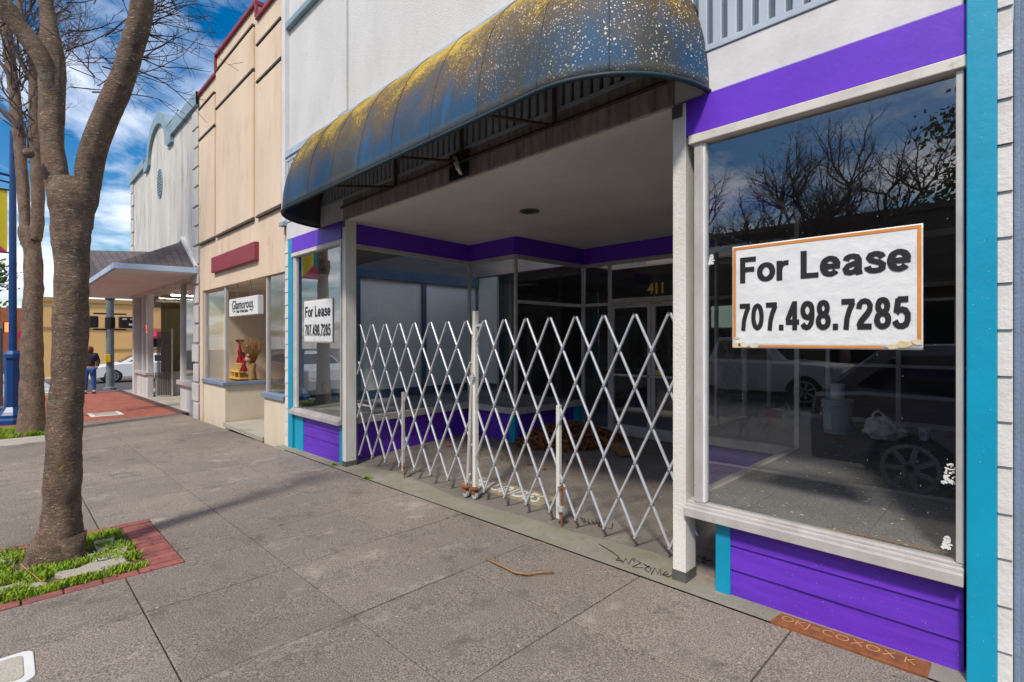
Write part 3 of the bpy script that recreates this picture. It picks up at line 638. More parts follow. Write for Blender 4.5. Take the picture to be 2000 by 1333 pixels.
for (z0, z1) in ((.5, .56), (1.22, 1.26), (2.2, 2.25), (2.8, 2.87)):
    f = MB(); f.box(-2.6, -.11, 4.6, 4.64, z0, z1); f.build('display_back_rail', M['alu'], bld, bevel=.003)
for x in (-2.6, -1.86, -1.1): f = MB(); f.box(x, x + .05, 4.59, 4.65, .56, 2.8); f.build('display_back_post', M['alu'], bld, bevel=.003)
# things on the far side of the shop: lit windows at the rear
f = MB(); f.box(-6.2, -5.5, 10.95, 10.99, 1.9, 2.5); f.box(-4.7, -4.2, 10.95, 10.99, 1.8, 2.3); f.box(-3.6, -3.2, 10.95, 10.99, 2.05, 2.45); f.build('rear_window', emis('rear_daylight', (.35, .45, .38), .35), bld)
# outlets
for (y, z) in ((.55, .70), (3.05, .70)):
    f = MB(); f.box(-8.199, -8.17, y, y + .12, z, z + .14); o = f.build('outlet', M['alu_white'], bld, bevel=.004)
f = MB(); f.box(-7.35, -7.2, .55, .63, .53, .66); f.box(-7.2, -6.6, .58, .61, .58, .61); f.build('outlet', M['alu_white'], bld, bevel=.005)
# door wall
f = MB()
YD = 3.93
f.box(-5.36, -4.86, YD - .02, YD + .02, 2.13, 2.18); f.box(-3.27, -2.68, YD - .02, YD + .02, 2.13, 2.18)
f.box(-4.86, -4.81, YD - .025, YD + .025, 0, 2.80); f.box(-3.31, -3.26, YD - .025, YD + .025, 0, 2.80); f.box(-4.81, -3.31, YD - .025, YD + .025, 2.16, 2.235)
f.box(-5.36, -4.86, YD - .022, YD + .022, 0, .1); f.box(-3.26, -2.68, YD - .022, YD + .022, 0, .1)
f.build('door_frame', M['alu'], bld, bevel=.003)
for (x0, x1) in ((-5.35, -4.86), (-3.26, -2.69)):
    f = MB(); f.quad((x0, YD, .1), (x1, YD, .1), (x1, YD, 2.13), (x0, YD, 2.13)); f.quad((x0, YD, 2.18), (x1, YD, 2.18), (x1, YD, 2.8), (x0, YD, 2.8)); f.build('sidelight_pane', M['glass_in'], bld)
f = MB(); f.quad((-4.81, YD, 2.235), (-3.31, YD, 2.235), (-3.31, YD, 2.80), (-4.81, YD, 2.80)); tp = f.build('transom_pane', M['glass_in'], bld)
text('house_number', '411', M['gold'], (-4.13, YD - .012, 2.275), (R(90), 0, 0), width=.27, height=.17, bold=.03, parent=bld)
for (x0, x1, hs_) in ((-4.805, -4.065, 1), (-4.055, -3.315, -1)):
    d = MB(); d.box(x0, x0 + .06, YD - .03, YD + .015, .02, 2.155); d.box(x1 - .06, x1, YD - .03, YD + .015, .02, 2.155); d.box(x0 + .06, x1 - .06, YD - .028, YD + .013, 2.08, 2.155); d.box(x0 + .06, x1 - .06, YD - .028, YD + .013, .02, .19)
    dd = d.build('door', M['alu'], bld, bevel=.003)
    d = MB(); d.quad((x0 + .06, YD, .19), (x1 - .06, YD, .19), (x1 - .06, YD, 2.08), (x0 + .06, YD, 2.08)); d.build('door_pane', M['glass_in'], dd)
    d = MB(); d.bar((x0 + .02, YD - .09, 1.0), (x1 - .02, YD - .09, 1.0), .025, .035); d.box(x0 + .02, x0 + .05, YD - .09, YD - .028, .985, 1.015); d.box(x1 - .05, x1 - .02, YD - .09, YD - .028, .985, 1.015); d.build('push_bar', M['alu'], dd, bevel=.003)
f = MB(); f.box(-4.02, -3.85, YD - .01, YD - .006, 1.02, 1.1); f.build('door_sticker', M['gold'], bld)
# carpet litter: flakes of paper on the platforms
f = MB(); random.seed(5)
for _ in range(130):
    x = random.uniform(-1.48, -.2); y = random.uniform(.06, 3.2); s = random.uniform(.004, .016); a = random.uniform(0, 3.14); e = random.uniform(.3, 1)
    c, sn = math.cos(a) * s, math.sin(a) * s
    f.add([(x - c, y - sn, .509), (x + sn * e, y - c * e, .511), (x + c, y + sn, .510), (x - sn * e, y + c * e, .512)], [(0, 1, 2, 3)])
tag(f.build('paper_scraps', M['white']), 'scattered white paint flakes and paper scraps on the dark carpet of the right display window', 'litter', kind='stuff')

# ---- awning
aw = thing('awning', 'long blue quarter round canvas awning with yellow lichen over the recessed shop entrance', 'awning', (-4.18, 0, 3.15))
XL, XR, RD, HT, Z0 = -6.2, -2.18, .80, 1.19, 3.15
path = []
nl = 14
for k in range(nl + 1):
    a = math.pi / 2 * k / nl; path.append((XL, -math.cos(math.pi / 2 - a + 0) , a, 'L'))
prof = [math.pi / 2 * k / 26 for k in range(27)]
cols = []
for k in range(nl + 1):
    a = math.pi / 2 * k / nl; cols.append((XL, -math.cos(a) * .80, -math.sin(a)))
ns = 60
for k in range(1, ns): cols.append((XL + (XR - XL) * k / ns, 0, -1))
for k in range(nl + 1):
    a = math.pi / 2 * k / nl; cols.append((XR, math.sin(a) * .78, -math.cos(a)))
f = MB(); k0 = 0; nc = len(cols)
seams = [XL + (XR - XL) * i / 7 for i in range(8)]
for th in prof:
    for (cx, dxn, dyn) in cols:
        r = math.cos(th); sag = 0
        if dxn == 0:
            t = ((cx - XL) / (XR - XL) * 7) % 1; sag = -.012 * math.sin(math.pi * t) * math.sin(2 * th)
        rr = RD if True else 0
        px = cx + dxn * r; py = dyn * RD * r * (1 + sag)
        f.v.append((px + 4.18, py, HT * math.sin(th) * (1 + sag * .5)))
for i in range(len(prof) - 1):
    for j in range(nc - 1):
        a = i * nc + j; f.f.append((a, a + 1, a + nc + 1, a + nc))
o = f.build('canopy_cover', M['awning'], aw, smooth=True)
sol = o.modifiers.new('thick', 'SOLIDIFY'); sol.thickness = .012; sol.offset = -1
f = MB()
for s in seams + [XL - .45, XR + .45]:
    pts = []
    for th in prof:
        r = math.cos(th)
        if s < XL: a = math.asin((XL - s) / .80); px = XL - math.sin(a) * r * .80 * 1.0; py = -math.cos(a) * RD * r
        elif s > XR: a = math.asin((s - XR) / .78); px = XR + math.sin(a) * r * .78; py = -math.cos(a) * RD * r
        else: px, py = s, -RD * r
        pts.append((px + 4.18, py * 1.0, HT * math.sin(th) * 1.0))
    f.tube(pts, .004, 5)
f.build('seam', paint('seam_blue', (.03, .06, .09), (.06, .055, .04), .8, 9), aw, smooth=True)
f = MB(); f.tube([(cx + dxn + 4.18, dyn * RD, -.005) for (cx, dxn, dyn) in cols], .016, 8); f.build('rim_tube', paint('rim_blue', (.006, .03, .045), None, .6), aw, smooth=True)
f = MB(); f.tube([(-2.1, -.07, .14), (2.5, -.07, .14)], .016, 8); f.build('wall_rail', M['rust_dark'], aw, smooth=True)
for s in (-5.0, -3.83, -2.66):
    f = MB(); f.tube([(s + 4.18, -RD + .01, .0), (s + 4.18, -.07, .14)], .013, 8); f.tube([(s + 4.18, -.06, .14), (s + 4.18, -.06, .85)], .02, 6); f.build('brace', M['rust_dark'], aw, smooth=True)
cm = thing('roller_bracket', 'rusted metal crank bracket on a dark plate bolted to the stained beam under the awning', 'bracket', (-3.84, -.06, 3.26))
f = MB(); f.box(-.17, .12, -.012, .0, -.13, .13); f.build('back_plate', M['black'], cm, bevel=.002)
f = MB(); f.tube([(-.07, -.02, .08), (.0, -.07, .04), (.02, -.05, -.05), (.05, -.03, -.11)], [.02, .026, .022, .012], 8); f.tube([(0, -.03, .03), (.06, -.08, -.04), (.03, -.04, -.1)], .012, 6); f.build('crank_arm', M['metal_galv'], cm, smooth=True)
tag(f and MB().box(-6.66, -6.5, .001, .004, 0, 0.0001).build('x', M['white']), None) if False else None
# recessed downlight
dl = thing('downlight', 'round recessed ceiling light in the soffit above the gate', 'ceiling light', (-4.22, 1.32, 3.128))
MB().lathe((0, 0, 0), [(.12, 0), (.12, -.012), (.085, -.016), (.08, -.004)], 28).build('trim_ring', M['bracket'], dl, smooth=False)
MB().lathe((0, 0, 0), [(.078, -.003), (.05, -.009), (.03, -.0105)], 24).build('lamp', M['black'], dl)

# ---- folding gates
TOPZ, BOTZ, GY = 1.765, .05, .2
def gate(name, label, x0, cell, n, y0, y1, ze, end_lo, end_hi):
    g_ = thing(name, label, 'security gate', (x0, (y0 + y1) / 2, 0), 0, 'folding lattice gates across the recess')
    ox, oy = x0, (y0 + y1) / 2
    xa, xb = end_lo, end_hi
    H = TOPZ - BOTZ; span = cell * 3
    def yy(x): return y0 + (y1 - y0) * (x - xa) / (xb - xa) - oy
    def clip(xs_, zs, xe, ze_):
        # clip a bar between the gate's ends
        if xs_ > xe: xs_, zs, xe, ze_ = xe, ze_, xs_, zs
        if xe <= xa + .02 or xs_ >= xb - .02: return None
        s = (ze_ - zs) / (xe - xs_)
        if xs_ < xa: zs += (xa - xs_) * s; xs_ = xa
        if xe > xb: ze_ -= (xe - xb) * s; xe = xb
        return xs_, zs, xe, ze_
    for sgn in (1, -1):
        for k in range(-4, n + 4):
            xt = x0 + cell * k
            r = clip(xt, TOPZ, xt + sgn * span, BOTZ)
            if not r: continue
            a, za, c, zc = r
            if abs(c - a) < .06: continue
            q = .011 * sgn
            f = MB(); f.bar((a - ox, yy(a) + q, za), (c - ox, yy(c) + q, zc), .018, .022, up=(0, 1, 0)); 
            f.build('lattice_bar', M['metal_galv'], g_, bevel=.004, seg=1)
    f = MB()
    for i in range(-1, 2 * n + 2):
        for j in range(7):
            x = x0 + cell * i / 2; z = TOPZ - H * j / 6
            if (i + j) % 2 == 0 and xa - .01 < x < xb + .01: f.tube([(x - ox, yy(x) - .026, z), (x - ox, yy(x) + .024, z)], .007, 6)
    f.build('rivets', M['bracket'], g_)
    return g_, ox, oy
gl, ox, oy = gate('folding_gate', 'left folding steel lattice gate, from the left post to the caster post', -6.165, .2985, 8, .13, .21, 0, -6.21, -4.0)
f = MB(); f.box(-6.235 - ox, -6.205 - ox, .09 - oy, .12 - oy, -.08, 1.78); f.build('wall_bar', M['bracket'], gl, bevel=.003)
f = MB(); f.bar((-4.03 - ox, .19 - oy, .10), (-3.985 - ox, .24 - oy, 1.75), .035, .03, up=(0, 1, 0)); f.build('end_post', M['alu'], gl, bevel=.003)
def caster(g_, x, y, ox, oy):
    f = MB(); f.box(x - .05 - ox, x + .05 - ox, y - .035 - oy, y + .035 - oy, .055, .062); f.box(x - .02 - ox, x + .03 - ox, y - .022 - oy, y - .018 - oy, .0, .056); f.box(x - .02 - ox, x + .03 - ox, y + .018 - oy, y + .022 - oy, .0, .056); c = f.build('caster', M['rust'], g_)
    f = MB(); f.tube([(x + .01 - ox, y - .014 - oy, -.01), (x + .01 - ox, y + .014 - oy, -.01)], .035, 18); f.build('wheel', M['metal_galv'], c)
caster(gl, -4.05, .17, ox, oy)
f = MB(); f.box(-5.175 - ox, -5.145 - ox, .13 - oy, .16 - oy, .02, .95); f.build('drop_leg', M['alu'], gl, bevel=.002)
f = MB(); f.tube([(-5.13 - ox, .14 - oy, -.06), (-5.13 - ox, .14 - oy, .12)], .007, 8); f.box(-5.145 - ox, -5.115 - ox, .125 - oy, .15 - oy, .06, .085); f.build('drop_bolt', M['rust'], gl)
gr, ox, oy = gate('folding_gate', 'right folding steel lattice gate, from the caster post to the right post', -3.79, .283, 8, .20, .23, 0, -3.90, -1.60)
f = MB(); f.box(-3.955 - ox, -3.915 - ox, .185 - oy, .235 - oy, .07, 1.86); f.build('end_post', M['post'], gr, bevel=.003)
f = MB(); f.box(-3.915 - ox, -3.80 - ox, .2 - oy, .215 - oy, 1.70, 1.73); f.build('top_stub', M['metal_galv'], gr)
caster(gr, -3.93, .19, ox, oy)
f = MB(); f.box(-2.86 - ox, -2.825 - ox, .20 - oy, .235 - oy, .02, 1.0); f.build('drop_leg', M['post'], gr, bevel=.002)
f = MB(); f.tube([(-2.79 - ox, .19 - oy, -.03), (-2.79 - ox, .19 - oy, .32)], .009, 8); f.box(-2.82 - ox, -2.76 - ox, .17 - oy, .21 - oy, .30, .306); f.build('drop_bolt', M['rust'], gr)
f = MB(); f.box(-2.82 - ox, -2.765 - ox, .165 - oy, .2 - oy, .10, .145); f.build('bolt_clip', M['metal_galv'], gr, bevel=.002)
pl = thing('padlock', 'steel padlock closing the two lattice gates at the caster post', 'padlock', (-3.935, .16, 1.19))
MB().box(-.022, .03, -.015, .015, -.03, .015).build('lock_body', M['metal_galv'], pl, bevel=.005)
MB().tube([(-.012, 0, .01), (-.014, 0, .035), (.004, 0, .05), (.022, 0, .035), (.02, 0, .01)], .004, 6).build('shackle', M['chrome'], pl, smooth=True)

# ---- signs
def lease(name, label, x0, x1, z0, z1, bw, wob, t1, t2):
    t = thing(name, label, 'sign', (x0, -.012, z0), 0, 'for lease signs')
    f = MB(); nx, nz = 36, 20
    def yb(u, v): return .0022 * noise.noise(Vector((u * 5 + wob, v * 9, wob))) + .0005 * noise.noise(Vector((u * 16, v * 14, wob)))
    W, H = x1 - x0, z1 - z0
    def grid(f, u0, u1, v0, v1, off, nx, nz):
        k = len(f.v)
        for j in range(nz + 1):
            for i in range(nx + 1):
                u = u0 + (u1 - u0) * i / nx; v = v0 + (v1 - v0) * j / nz; f.v.append((u, yb(u, v) + off, v))
        for j in range(nz):
            for i in range(nx): a = k + j * (nx + 1) + i; f.f.append((a, a + 1, a + nx + 2, a + nx + 1))
    grid(f, 0, W, 0, H, 0, nx, nz); s = f.build('sheet', M['paper'], t, smooth=True)
    s.modifiers.new('thick', 'SOLIDIFY').thickness = .001
    f = MB(); e = bw * .4
    grid(f, e, W - e, H - e - bw, H - e, -.0025, 30, 1); grid(f, e, e + bw, .06, H - e - bw, -.0025, 1, 16); grid(f, W - e - bw, W - e, .05, H - e - bw, -.0025, 1, 16)
    grid(f, .16 if bw > .01 else e, W - .16 if bw > .01 else W - e, e, e + bw * .8, -.0025, 24, 1); f.build('border', M['orange'], t, smooth=True)
    for nm, (bd, ux, uw, vz, vh) in (('headline', t1), ('phone_number', t2)):
        stroke_text(nm, bd, M['ink'], (ux, -.0028, vz), uw, vh, t)
    return t
sg = lease('lease_sign', 'large white For Lease sign with orange border taped to the right display window', -1.264, -.342, 1.52, 2.142, .016, 1, ('For Lease', .047, .83, .395, .155), ('707.498.7285', .045, .83, .105, .165))
f = MB()
for (x, z, r) in ((.02, .015, .05), (.07, .02, .035), (.13, .015, .03), (.85, .03, .04), (.9, .04, .035), (.8, .015, .03), (.03, .06, .02)):
    pts = [(x + r * random.uniform(.6, 1.1) * math.cos(a * .7), z + .5 * r * random.uniform(.6, 1.1) * math.sin(a * .7)) for a in range(9)]
    pts = [(min(max(px, .003), .919), max(pz, .003)) for px, pz in pts]; f.add([(px, -.0042, pz) for px, pz in pts], [tuple(range(9))])
f.build('water_stain', paint('yellow_stain', (.62, .45, .22), (.75, .68, .5), .6, 12), sg)
lease('lease_sign', 'small looking far For Lease sign with thin border on the left display window', -7.585, -6.65, 1.52, 2.142, .005, 5, ('For Lease', .05, .83, .375, .16), ('707.498.7285', .05, .83, .10, .17))
def tape(name, label, x, z, s):
    f = MB(); random.seed(3)
    for k in range(30):
        a = x + random.uniform(-s, s) * .5; c = z + random.uniform(-s, s); wv_ = random.uniform(.005, .02); h = random.uniform(.004, .012)
        n_ = 7; f.add([(a + wv_ * .6 * random.uniform(.5, 1.2) * math.cos(q * .9), -.004 - .0001 * k, c + h * random.uniform(.5, 1.2) * math.sin(q * .9)) for q in range(n_)], [tuple(range(n_))])
    tag(f.build(name, M['white']), label, 'sticker')
tape('sticker_residue', 'torn white sticker scraps on the right glass beside the turquoise pilaster', -.245, .93, .05)
tape('sticker_residue', 'small silver scratched sticker at the lower right corner of the right glass', -.255, .60, .03)
tape('sticker_residue', 'white tape scraps at the upper left edge of the right glass', -1.40, 2.08, .03)

# ---- mosaic name in the floor
mo = thing('mosaic_nameplate', 'beige tile mosaic panel with pale capital letters in the entrance floor', 'mosaic', (-4.45, .44, -.045))
def tile_mat():
    m, n, l, b_ = new_mat('mosaic_tiles'); v = coords(n, l); t = n.new('ShaderNodeTexBrick'); l.new(v, t.inputs['Vector']); t.offset = 0
    t.inputs['Color1'].default_value = (.34, .28, .17, 1); t.inputs['Color2'].default_value = (.46, .39, .25, 1); t.inputs['Mortar'].default_value = (.13, .11, .08, 1)
    t.inputs['Scale'].default_value = 1; t.inputs['Brick Width'].default_value = .02; t.inputs['Row Height'].default_value = .02; t.inputs['Mortar Size'].default_value = .002
    l.new(t.outputs['Color'], b_.inputs['Base Color']); b_.inputs['Roughness'].default_value = .6; return m
f = MB(); f.add([(0, 0, -.004), (1.17, 0, .010), (1.17, .31, .028), (0, .31, .018), (0, 0, -.03), (1.17, 0, -.02), (1.17, .31, -.02), (0, .31, -.02)], [(0, 1, 2, 3), (0, 4, 5, 1), (1, 5, 6, 2), (2, 6, 7, 3), (3, 7, 4, 0)]); f.build('tile_field', tile_mat(), mo)
text('tile_lettering', 'MAURIDES', M['roadpaint'], (.07, .06, .007), (R(3.2), R(-.6), 0), width=1.0, height=.19, parent=mo, depth=.004)

# ---- graffiti on the floor and door
def scribble(name, label, pts3, r=.0028, m=None, parent=None):
    f = MB()
    for p in pts3:
        if len(p) > 1: f.tube(p, r, 5)
    o = f.build(name, m or M['ink'], parent)
    if not parent: tag(o, label, 'graffiti')
    return o
def gp(u, v, y=None):
    d = 1.6 * 1408.6 / (v - 663)
    for _ in range(3):
        p = at(u, v, d); yy = p.y; f_ = 0 if yy < -.15 else min(1, max(0, (yy + .15) * .55)); zg = gz(p.x) * (1 - f_); d = (1.574 - zg) * 1408.6 / (v - 663)
    p = at(u, v, d); return Vector((p.x, p.y, zg + .008))
Z5 = lambda pts: [gp(680 + x / 2.703, 760 + y / 2.703) for x, y in pts]
scribble('floor_graffiti', 'long thin black scrawl on the mossy concrete left of the right post',
    [Z5([(1325, 825), (1360, 845), (1400, 870), (1430, 895), (1415, 910), (1450, 915)]), Z5([(1430, 900), (1450, 925), (1465, 900), (1480, 930), (1500, 900), (1515, 925), (1505, 900), (1545, 925), (1500, 945), (1560, 950)]), Z5([(1560, 930), (1600, 955), (1585, 975), (1565, 955), (1590, 940)]), Z5([(1600, 985), (1620, 950), (1635, 985), (1650, 955), (1650, 990)]), Z5([(1660, 990), (1690, 985), (1680, 970), (1660, 985), (1690, 1000), (1710, 990)])])
scribble('floor_graffiti', 'small black tag on the floor behind the right lattice gate',
    [Z5([(1225, 680), (1245, 710), (1250, 690), (1230, 690)]), Z5([(1250, 700), (1275, 715), (1265, 690)]), Z5([(1285, 695), (1300, 720), (1315, 715), (1310, 700)]), Z5([(1330, 705), (1320, 730), (1390, 742), (1398, 715)])], .003)
scribble('floor_graffiti', 'small black squiggle on the floor between the right post and the turquoise corner board',
    [Z5([(1850, 885), (1865, 905), (1880, 885), (1870, 920), (1890, 925)]), Z5([(1880, 895), (1890, 915), (1920, 910)])], .004)
f = MB(); 
for (x0, x1) in ((-4.76, -4.3), (-4.04, -3.85)):
    pts = []; x = x0
    while x < x1: pts.append((x, YD - .034, 2.115 + random.uniform(-.02, .02))); x += .022
    f.tube(pts, .0035, 4)
f.build('door_graffiti', M['ink'], bld)

# ---- litter and small things in the recess
def leaves(name, label, cx, cy, rx, ry, hgt, n, zf=0, s0=.035):
    f = MB(); random.seed(21)
    for _ in range(n):
        a = random.uniform(0, 6.283); rr = math.sqrt(random.random()); x = cx + rx * rr * math.cos(a); y = cy + ry * rr * math.sin(a)
        h = hgt * max(0, 1 - rr) ** .8 * (1 + .35 * noise.noise(Vector((x * 3, y * 3, 0))))
        z = zf + .01 + h * random.uniform(.75, 1.0) + random.uniform(0, .02); s = s0 * random.uniform(.6, 1.4)
        rot = Matrix.Rotation(random.uniform(0, 6.28), 3, 'Z') @ Matrix.Rotation(random.uniform(-.9, .9), 3, 'X') @ Matrix.Rotation(random.uniform(-.6, .6), 3, 'Y')
        vs = [rot @ Vector(q) * s + Vector((x, y, z)) for q in ((-1, 0, .1), (-.3, -.55, 0), (.5, -.45, .15), (1, 0, -.1), (.5, .5, .2), (-.3, .6, .05), (0, 0, -.18))]
        f.add(vs, [(0, 1, 6), (1, 2, 6), (2, 3, 6), (3, 4, 6), (4, 5, 6), (5, 0, 6)])
    return f
pile = leaves('x', '', -5.0, 3.05, .75, .95, .30, 2600).build('leaf_pile', M['leaf_brown'])
lm = leaves('x', '', -4.7, 2.5, 1.1, 1.4, .0, 110, 0, .03); tag(lm.build('stray_leaves', M['leaf_brown']), 'single dry leaves lying around the leaf heap in the recess', 'leaves', kind='stuff')
tag(pile, 'heap of dry brown leaves against the purple base beside the shop door', 'leaves', kind='stuff')
tag(leaves('x', '', -6.0, 1.2, .45, 1.2, .0, 26, 0, .03).build('scattered_leaves', M['leaf_brown']), 'few loose dry leaves on the floor behind the left gate', 'leaves', kind='stuff')
cb_ = thing('cardboard', 'flattened brown cardboard box lying on the floor in front of the door', 'cardboard', (-4.0, 3.0, .02), R(-45 + 8))
f = MB(); f.box(-.42, .42, -.15, .12, 0, .012); f.build('panel', M['cardboard'], cb_, bevel=.003)
f = MB(); f.quad((-.42, -.15, .012), (.42, -.15, .012), (.40, -.2, .13), (-.40, -.2, .11)); o = f.build('flap', M['cardboard'], cb_); o.modifiers.new('t', 'SOLIDIFY').thickness = .006
f = MB(); f.box(-4.2, -4.0, 4.4, 4.5, .02, .045); f.box(-4.3, -4.2, 4.42, 4.46, .02, .04); tag(f.build('yellow_tool', M['yellow'], bevel=.008), 'yellow plastic tool on the shop floor behind the glass door', 'tool')
# weeds
def weed(name, label, x, y, n, r):
    f = MB(); random.seed(9)
    for _ in range(n):
        a = random.uniform(0, 6.28); l_ = r * random.uniform(.4, 1); h = r * random.uniform(.2, .9); z = gz(x)
        p = Vector((x, y, z)); q = Vector((x + math.cos(a) * l_, y + math.sin(a) * l_, z + h * .5)); sd_ = Vector((-math.sin(a), math.cos(a), 0)) * .009
        f.add([p, (p + q) / 2 + sd_ + Vector((0, 0, h * .3)), q, (p + q) / 2 - sd_ + Vector((0, 0, h * .3))], [(0, 1, 2, 3)])
    tag(f.build(name, M['grass']), label, 'weed')
f = MB(); random.seed(77)
for _ in range(90):
    x, y = random.uniform(-5.6, -4.3), random.uniform(-3.3, -2.2); a = random.uniform(0, 6.28); q = random.uniform(.008, .022); z = gz(x) + random.uniform(.012, .04); c_, s_ = math.cos(a) * q, math.sin(a) * q
    f.add([(x - c_, y - s_, z), (x + s_ * .5, y - c_ * .5, z + .006), (x + c_, y + s_, z), (x - s_ * .5, y + c_ * .5, z + .004)], [(0, 1, 2, 3)])
tag(f.build('dead_leaves', M['leaf_brown']), 'small dead leaf scraps in the grass of the near tree bed', 'leaves', kind='stuff')
weed('weed', 'small green weed in the joint in front of the left gate', -5.5, -.13, 34, .09)
weed('weed', 'little weed at the foot of the left white post', -6.42, -.09, 30, .09)
# twig
f = MB(); tp_ = [gp(947, 1096), gp(962, 1103), gp(985, 1114), gp(1005, 1124), gp(1030, 1128), gp(1055, 1124), gp(1082, 1123)]
f.tube([p + Vector((0, 0, .012)) for p in tp_], [.003, .005, .006, .007, .007, .006, .007], 6, rough=.2); f.tube([gp(962, 1103) + Vector((0, 0, .012)), gp(966, 1092) + Vector((0, 0, .02)), gp(958, 1088) + Vector((0, 0, .02))], .003, 5)
tag(f.build('fallen_twig', paint('pale_twig', (.36, .2, .08), (.24, .12, .05), .8, 20), smooth=True), 'curved brown fallen twig on the pavement in front of the right gate', 'twig')
tag(MB().tube([gp(40, 1118) + Vector((0, 0, .05)), gp(90, 1150) + Vector((0, 0, .012)), gp(135, 1135) + Vector((0, 0, .012))], .004, 5).build('fallen_twig', M['dryplant']), 'straw coloured dry stem lying on the bricks of the near tree bed', 'twig') 
# rusty board with chalk marks
rb = thing('rusty_plate', 'rust brown metal plate with scratched capitals at the foot of the right purple siding', 'plate', (-1.0, -.155, gz(-.7)))
f = MB(); f.add([(0, 0, .006), (.69, 0, .018), (.69, .135, .02), (.02, .13, .008), (0, 0, -.03), (.69, 0, -.02), (.69, .135, -.02), (.02, .13, -.03)], [(0, 1, 2, 3), (0, 4, 5, 1), (1, 5, 6, 2), (2, 6, 7, 3), (3, 7, 4, 0)]); f.build('plate', M['rust'], rb, bevel=.003)
text('scratched_letters', 'OKJ=COXOX K', paint('scratch_orange', (.66, .34, .14), None, .8), (.04, .03, .0095), (R(1), R(-1), 0), width=.6, height=.075, bold=-.02, parent=rb, depth=.0006)

# ---- things in the right display
def place_on(u, v, z=.507):
    d = (1.574 - z) * 1408.6 / (v - 663); return at(u, v, d)
p = place_on(1635, 846); p.z = .507
bk = thing('bucket', 'grey plastic bucket with a red and white label in the right display', 'bucket', (p.x, p.y, .507), R(-45))
MB().lathe((0, 0, 0), [(.125, 0), (.13, .005), (.15, .30), (.158, .30), (.158, .315), (.15, .318), (.152, .345), (.16, .345), (.16, .362), (.152, .365), (.155, .385), (.14, .385), (.13, .37)], 32).build('tub', paint('grey_bucket', (.48, .58, .64), None, .5, 4, gb=0), bk, smooth=False)
f = MB()
def wrap(f, r0, r1, a0, a1, z0, z1, n=10):
    k = len(f.v)
    for i in range(n + 1):
        a = R(a0 + (a1 - a0) * i / n); f.v.append((r0 * math.cos(a), r0 * math.sin(a), z0)); f.v.append((r1 * math.cos(a), r1 * math.sin(a), z1))
    for i in range(n): q = k + 2 * i; f.f.append((q, q + 2, q + 3, q + 1))
wrap(f, .136, .148, 230, 305, .05, .26); f.build('label', M['white'], bk)
f = MB(); wrap(f, .138, .150, 230, 252, .05, .26, 4); f.build('label_red', M['redglass'], bk)
f = MB(); f.tube([(.158 * math.cos(R(a)), .158 * math.sin(R(a)), .36 - .05 * math.sin(R((a - 180) ))) if False else (.165 * math.cos(R(a)), .165 * math.sin(R(a)), .37 - .12 * abs(math.sin(R(a - 180)))) for a in range(180, 361, 12)], .003, 5); f.build('handle', M['metal_galv'], bk)
pc = thing('paint_can', 'blue and white tin standing on the grey bucket', 'can', (p.x, p.y, .507 + .386), R(-45))
MB().lathe((0, 0, 0), [(.075, 0), (.075, .16), (.078, .162), (.078, .17), (.07, .168)], 28).build('tin', M['white'], pc)
f = MB(); wrap(f, .0762, .0762, 200, 268, .01, .155, 12); f.build('tin_label', paint('blue_label', (.02, .16, .5), None, .5), pc)
p = place_on(1735, 858)
bg_ = thing('plastic_bag', 'crumpled white plastic carrier bag lying in the right display', 'bag', (p.x, p.y, .507), R(40))
bm = bmesh.new(); bmesh.ops.create_icosphere(bm, subdivisions=5, radius=1)
for v in bm.verts:
    q = v.co.copy(); nn = noise.noise(q * 2.2) * .3 + abs(noise.noise(q * 4.1)) * .25 + noise.noise(q * 9) * .06
    s = 1 + nn; v.co = Vector((q.x * .20 * s, q.y * .11 * s, max(0, (q.z * .12 * s + .09) * (1 + .35 * (-q.x)))))
me = bpy.data.meshes.new('bag_body'); bm.to_mesh(me); bm.free(); me.materials.append(paint('bag_plastic', (.88, .86, .82), (.78, .75, .7), .35, 12)); me.polygons.foreach_set('use_smooth', [True] * len(me.polygons))
o = bpy.data.objects.new('bag_body', me); COL.objects.link(o); o.parent = bg_
f = MB(); f.tube([(-.16, 0, .2), (-.15, .0, .27), (-.1, .0, .30), (-.05, .0, .26), (-.03, 0, .18)], [.02, .012, .014, .012, .02], 8, rough=.4); f.build('bag_handle', me.materials[0], bg_, smooth=True)
p = place_on(1805, 860)
cu = thing('tub_cup', 'small white plastic tub right of the carrier bag', 'tub', (p.x, p.y, .507))
MB().lathe((0, 0, 0), [(.04, 0), (.052, .11), (.058, .11), (.058, .122), (.05, .12), (.045, .06)], 24).build('cup', M['white'], cu)
f = MB(); 
for z in (.05, .065, .08): f.box(-.03, .012, -.0505, -.0475, z, z + .004)
f.build('cup_print', M['ink'], cu)
p = place_on(1682, 850)
f = MB(); random.seed(4)
for _ in range(40):
    a = random.uniform(0, 6.28); q = Vector((p.x + random.uniform(-.07, .07), p.y + random.uniform(-.06, .06), .51 + random.uniform(0, .1))); dd_ = Vector((math.cos(a), math.sin(a), random.uniform(-.5, .5))) * .06
    f.add([q, q + dd_, q + dd_ + Vector((0, 0, .03)), q + Vector((.01, 0, .035))], [(0, 1, 2, 3)])
tag(f.build('green_wrapper', paint('green_foil', (.03, .30, .06), (.02, .14, .05), .3, 20)), 'crumpled green wrapper between the bucket and the carrier bag', 'wrapper')
p = place_on(1852, 856)
f = MB(); f.box(p.x - .03, p.x + .03, p.y - .03, p.y + .03, .507, .58); tag(f.build('small_carton', paint('carton', (.35, .08, .05), (.05, .09, .3), .6, 18), bevel=.003), 'small red and blue carton right of the white tub', 'box')
p = place_on(1555, 840)
rbk = thing('red_bucket', 'small red pail far back on the display platform behind the mullion', 'bucket', (p.x - .3, p.y + .1, .507))
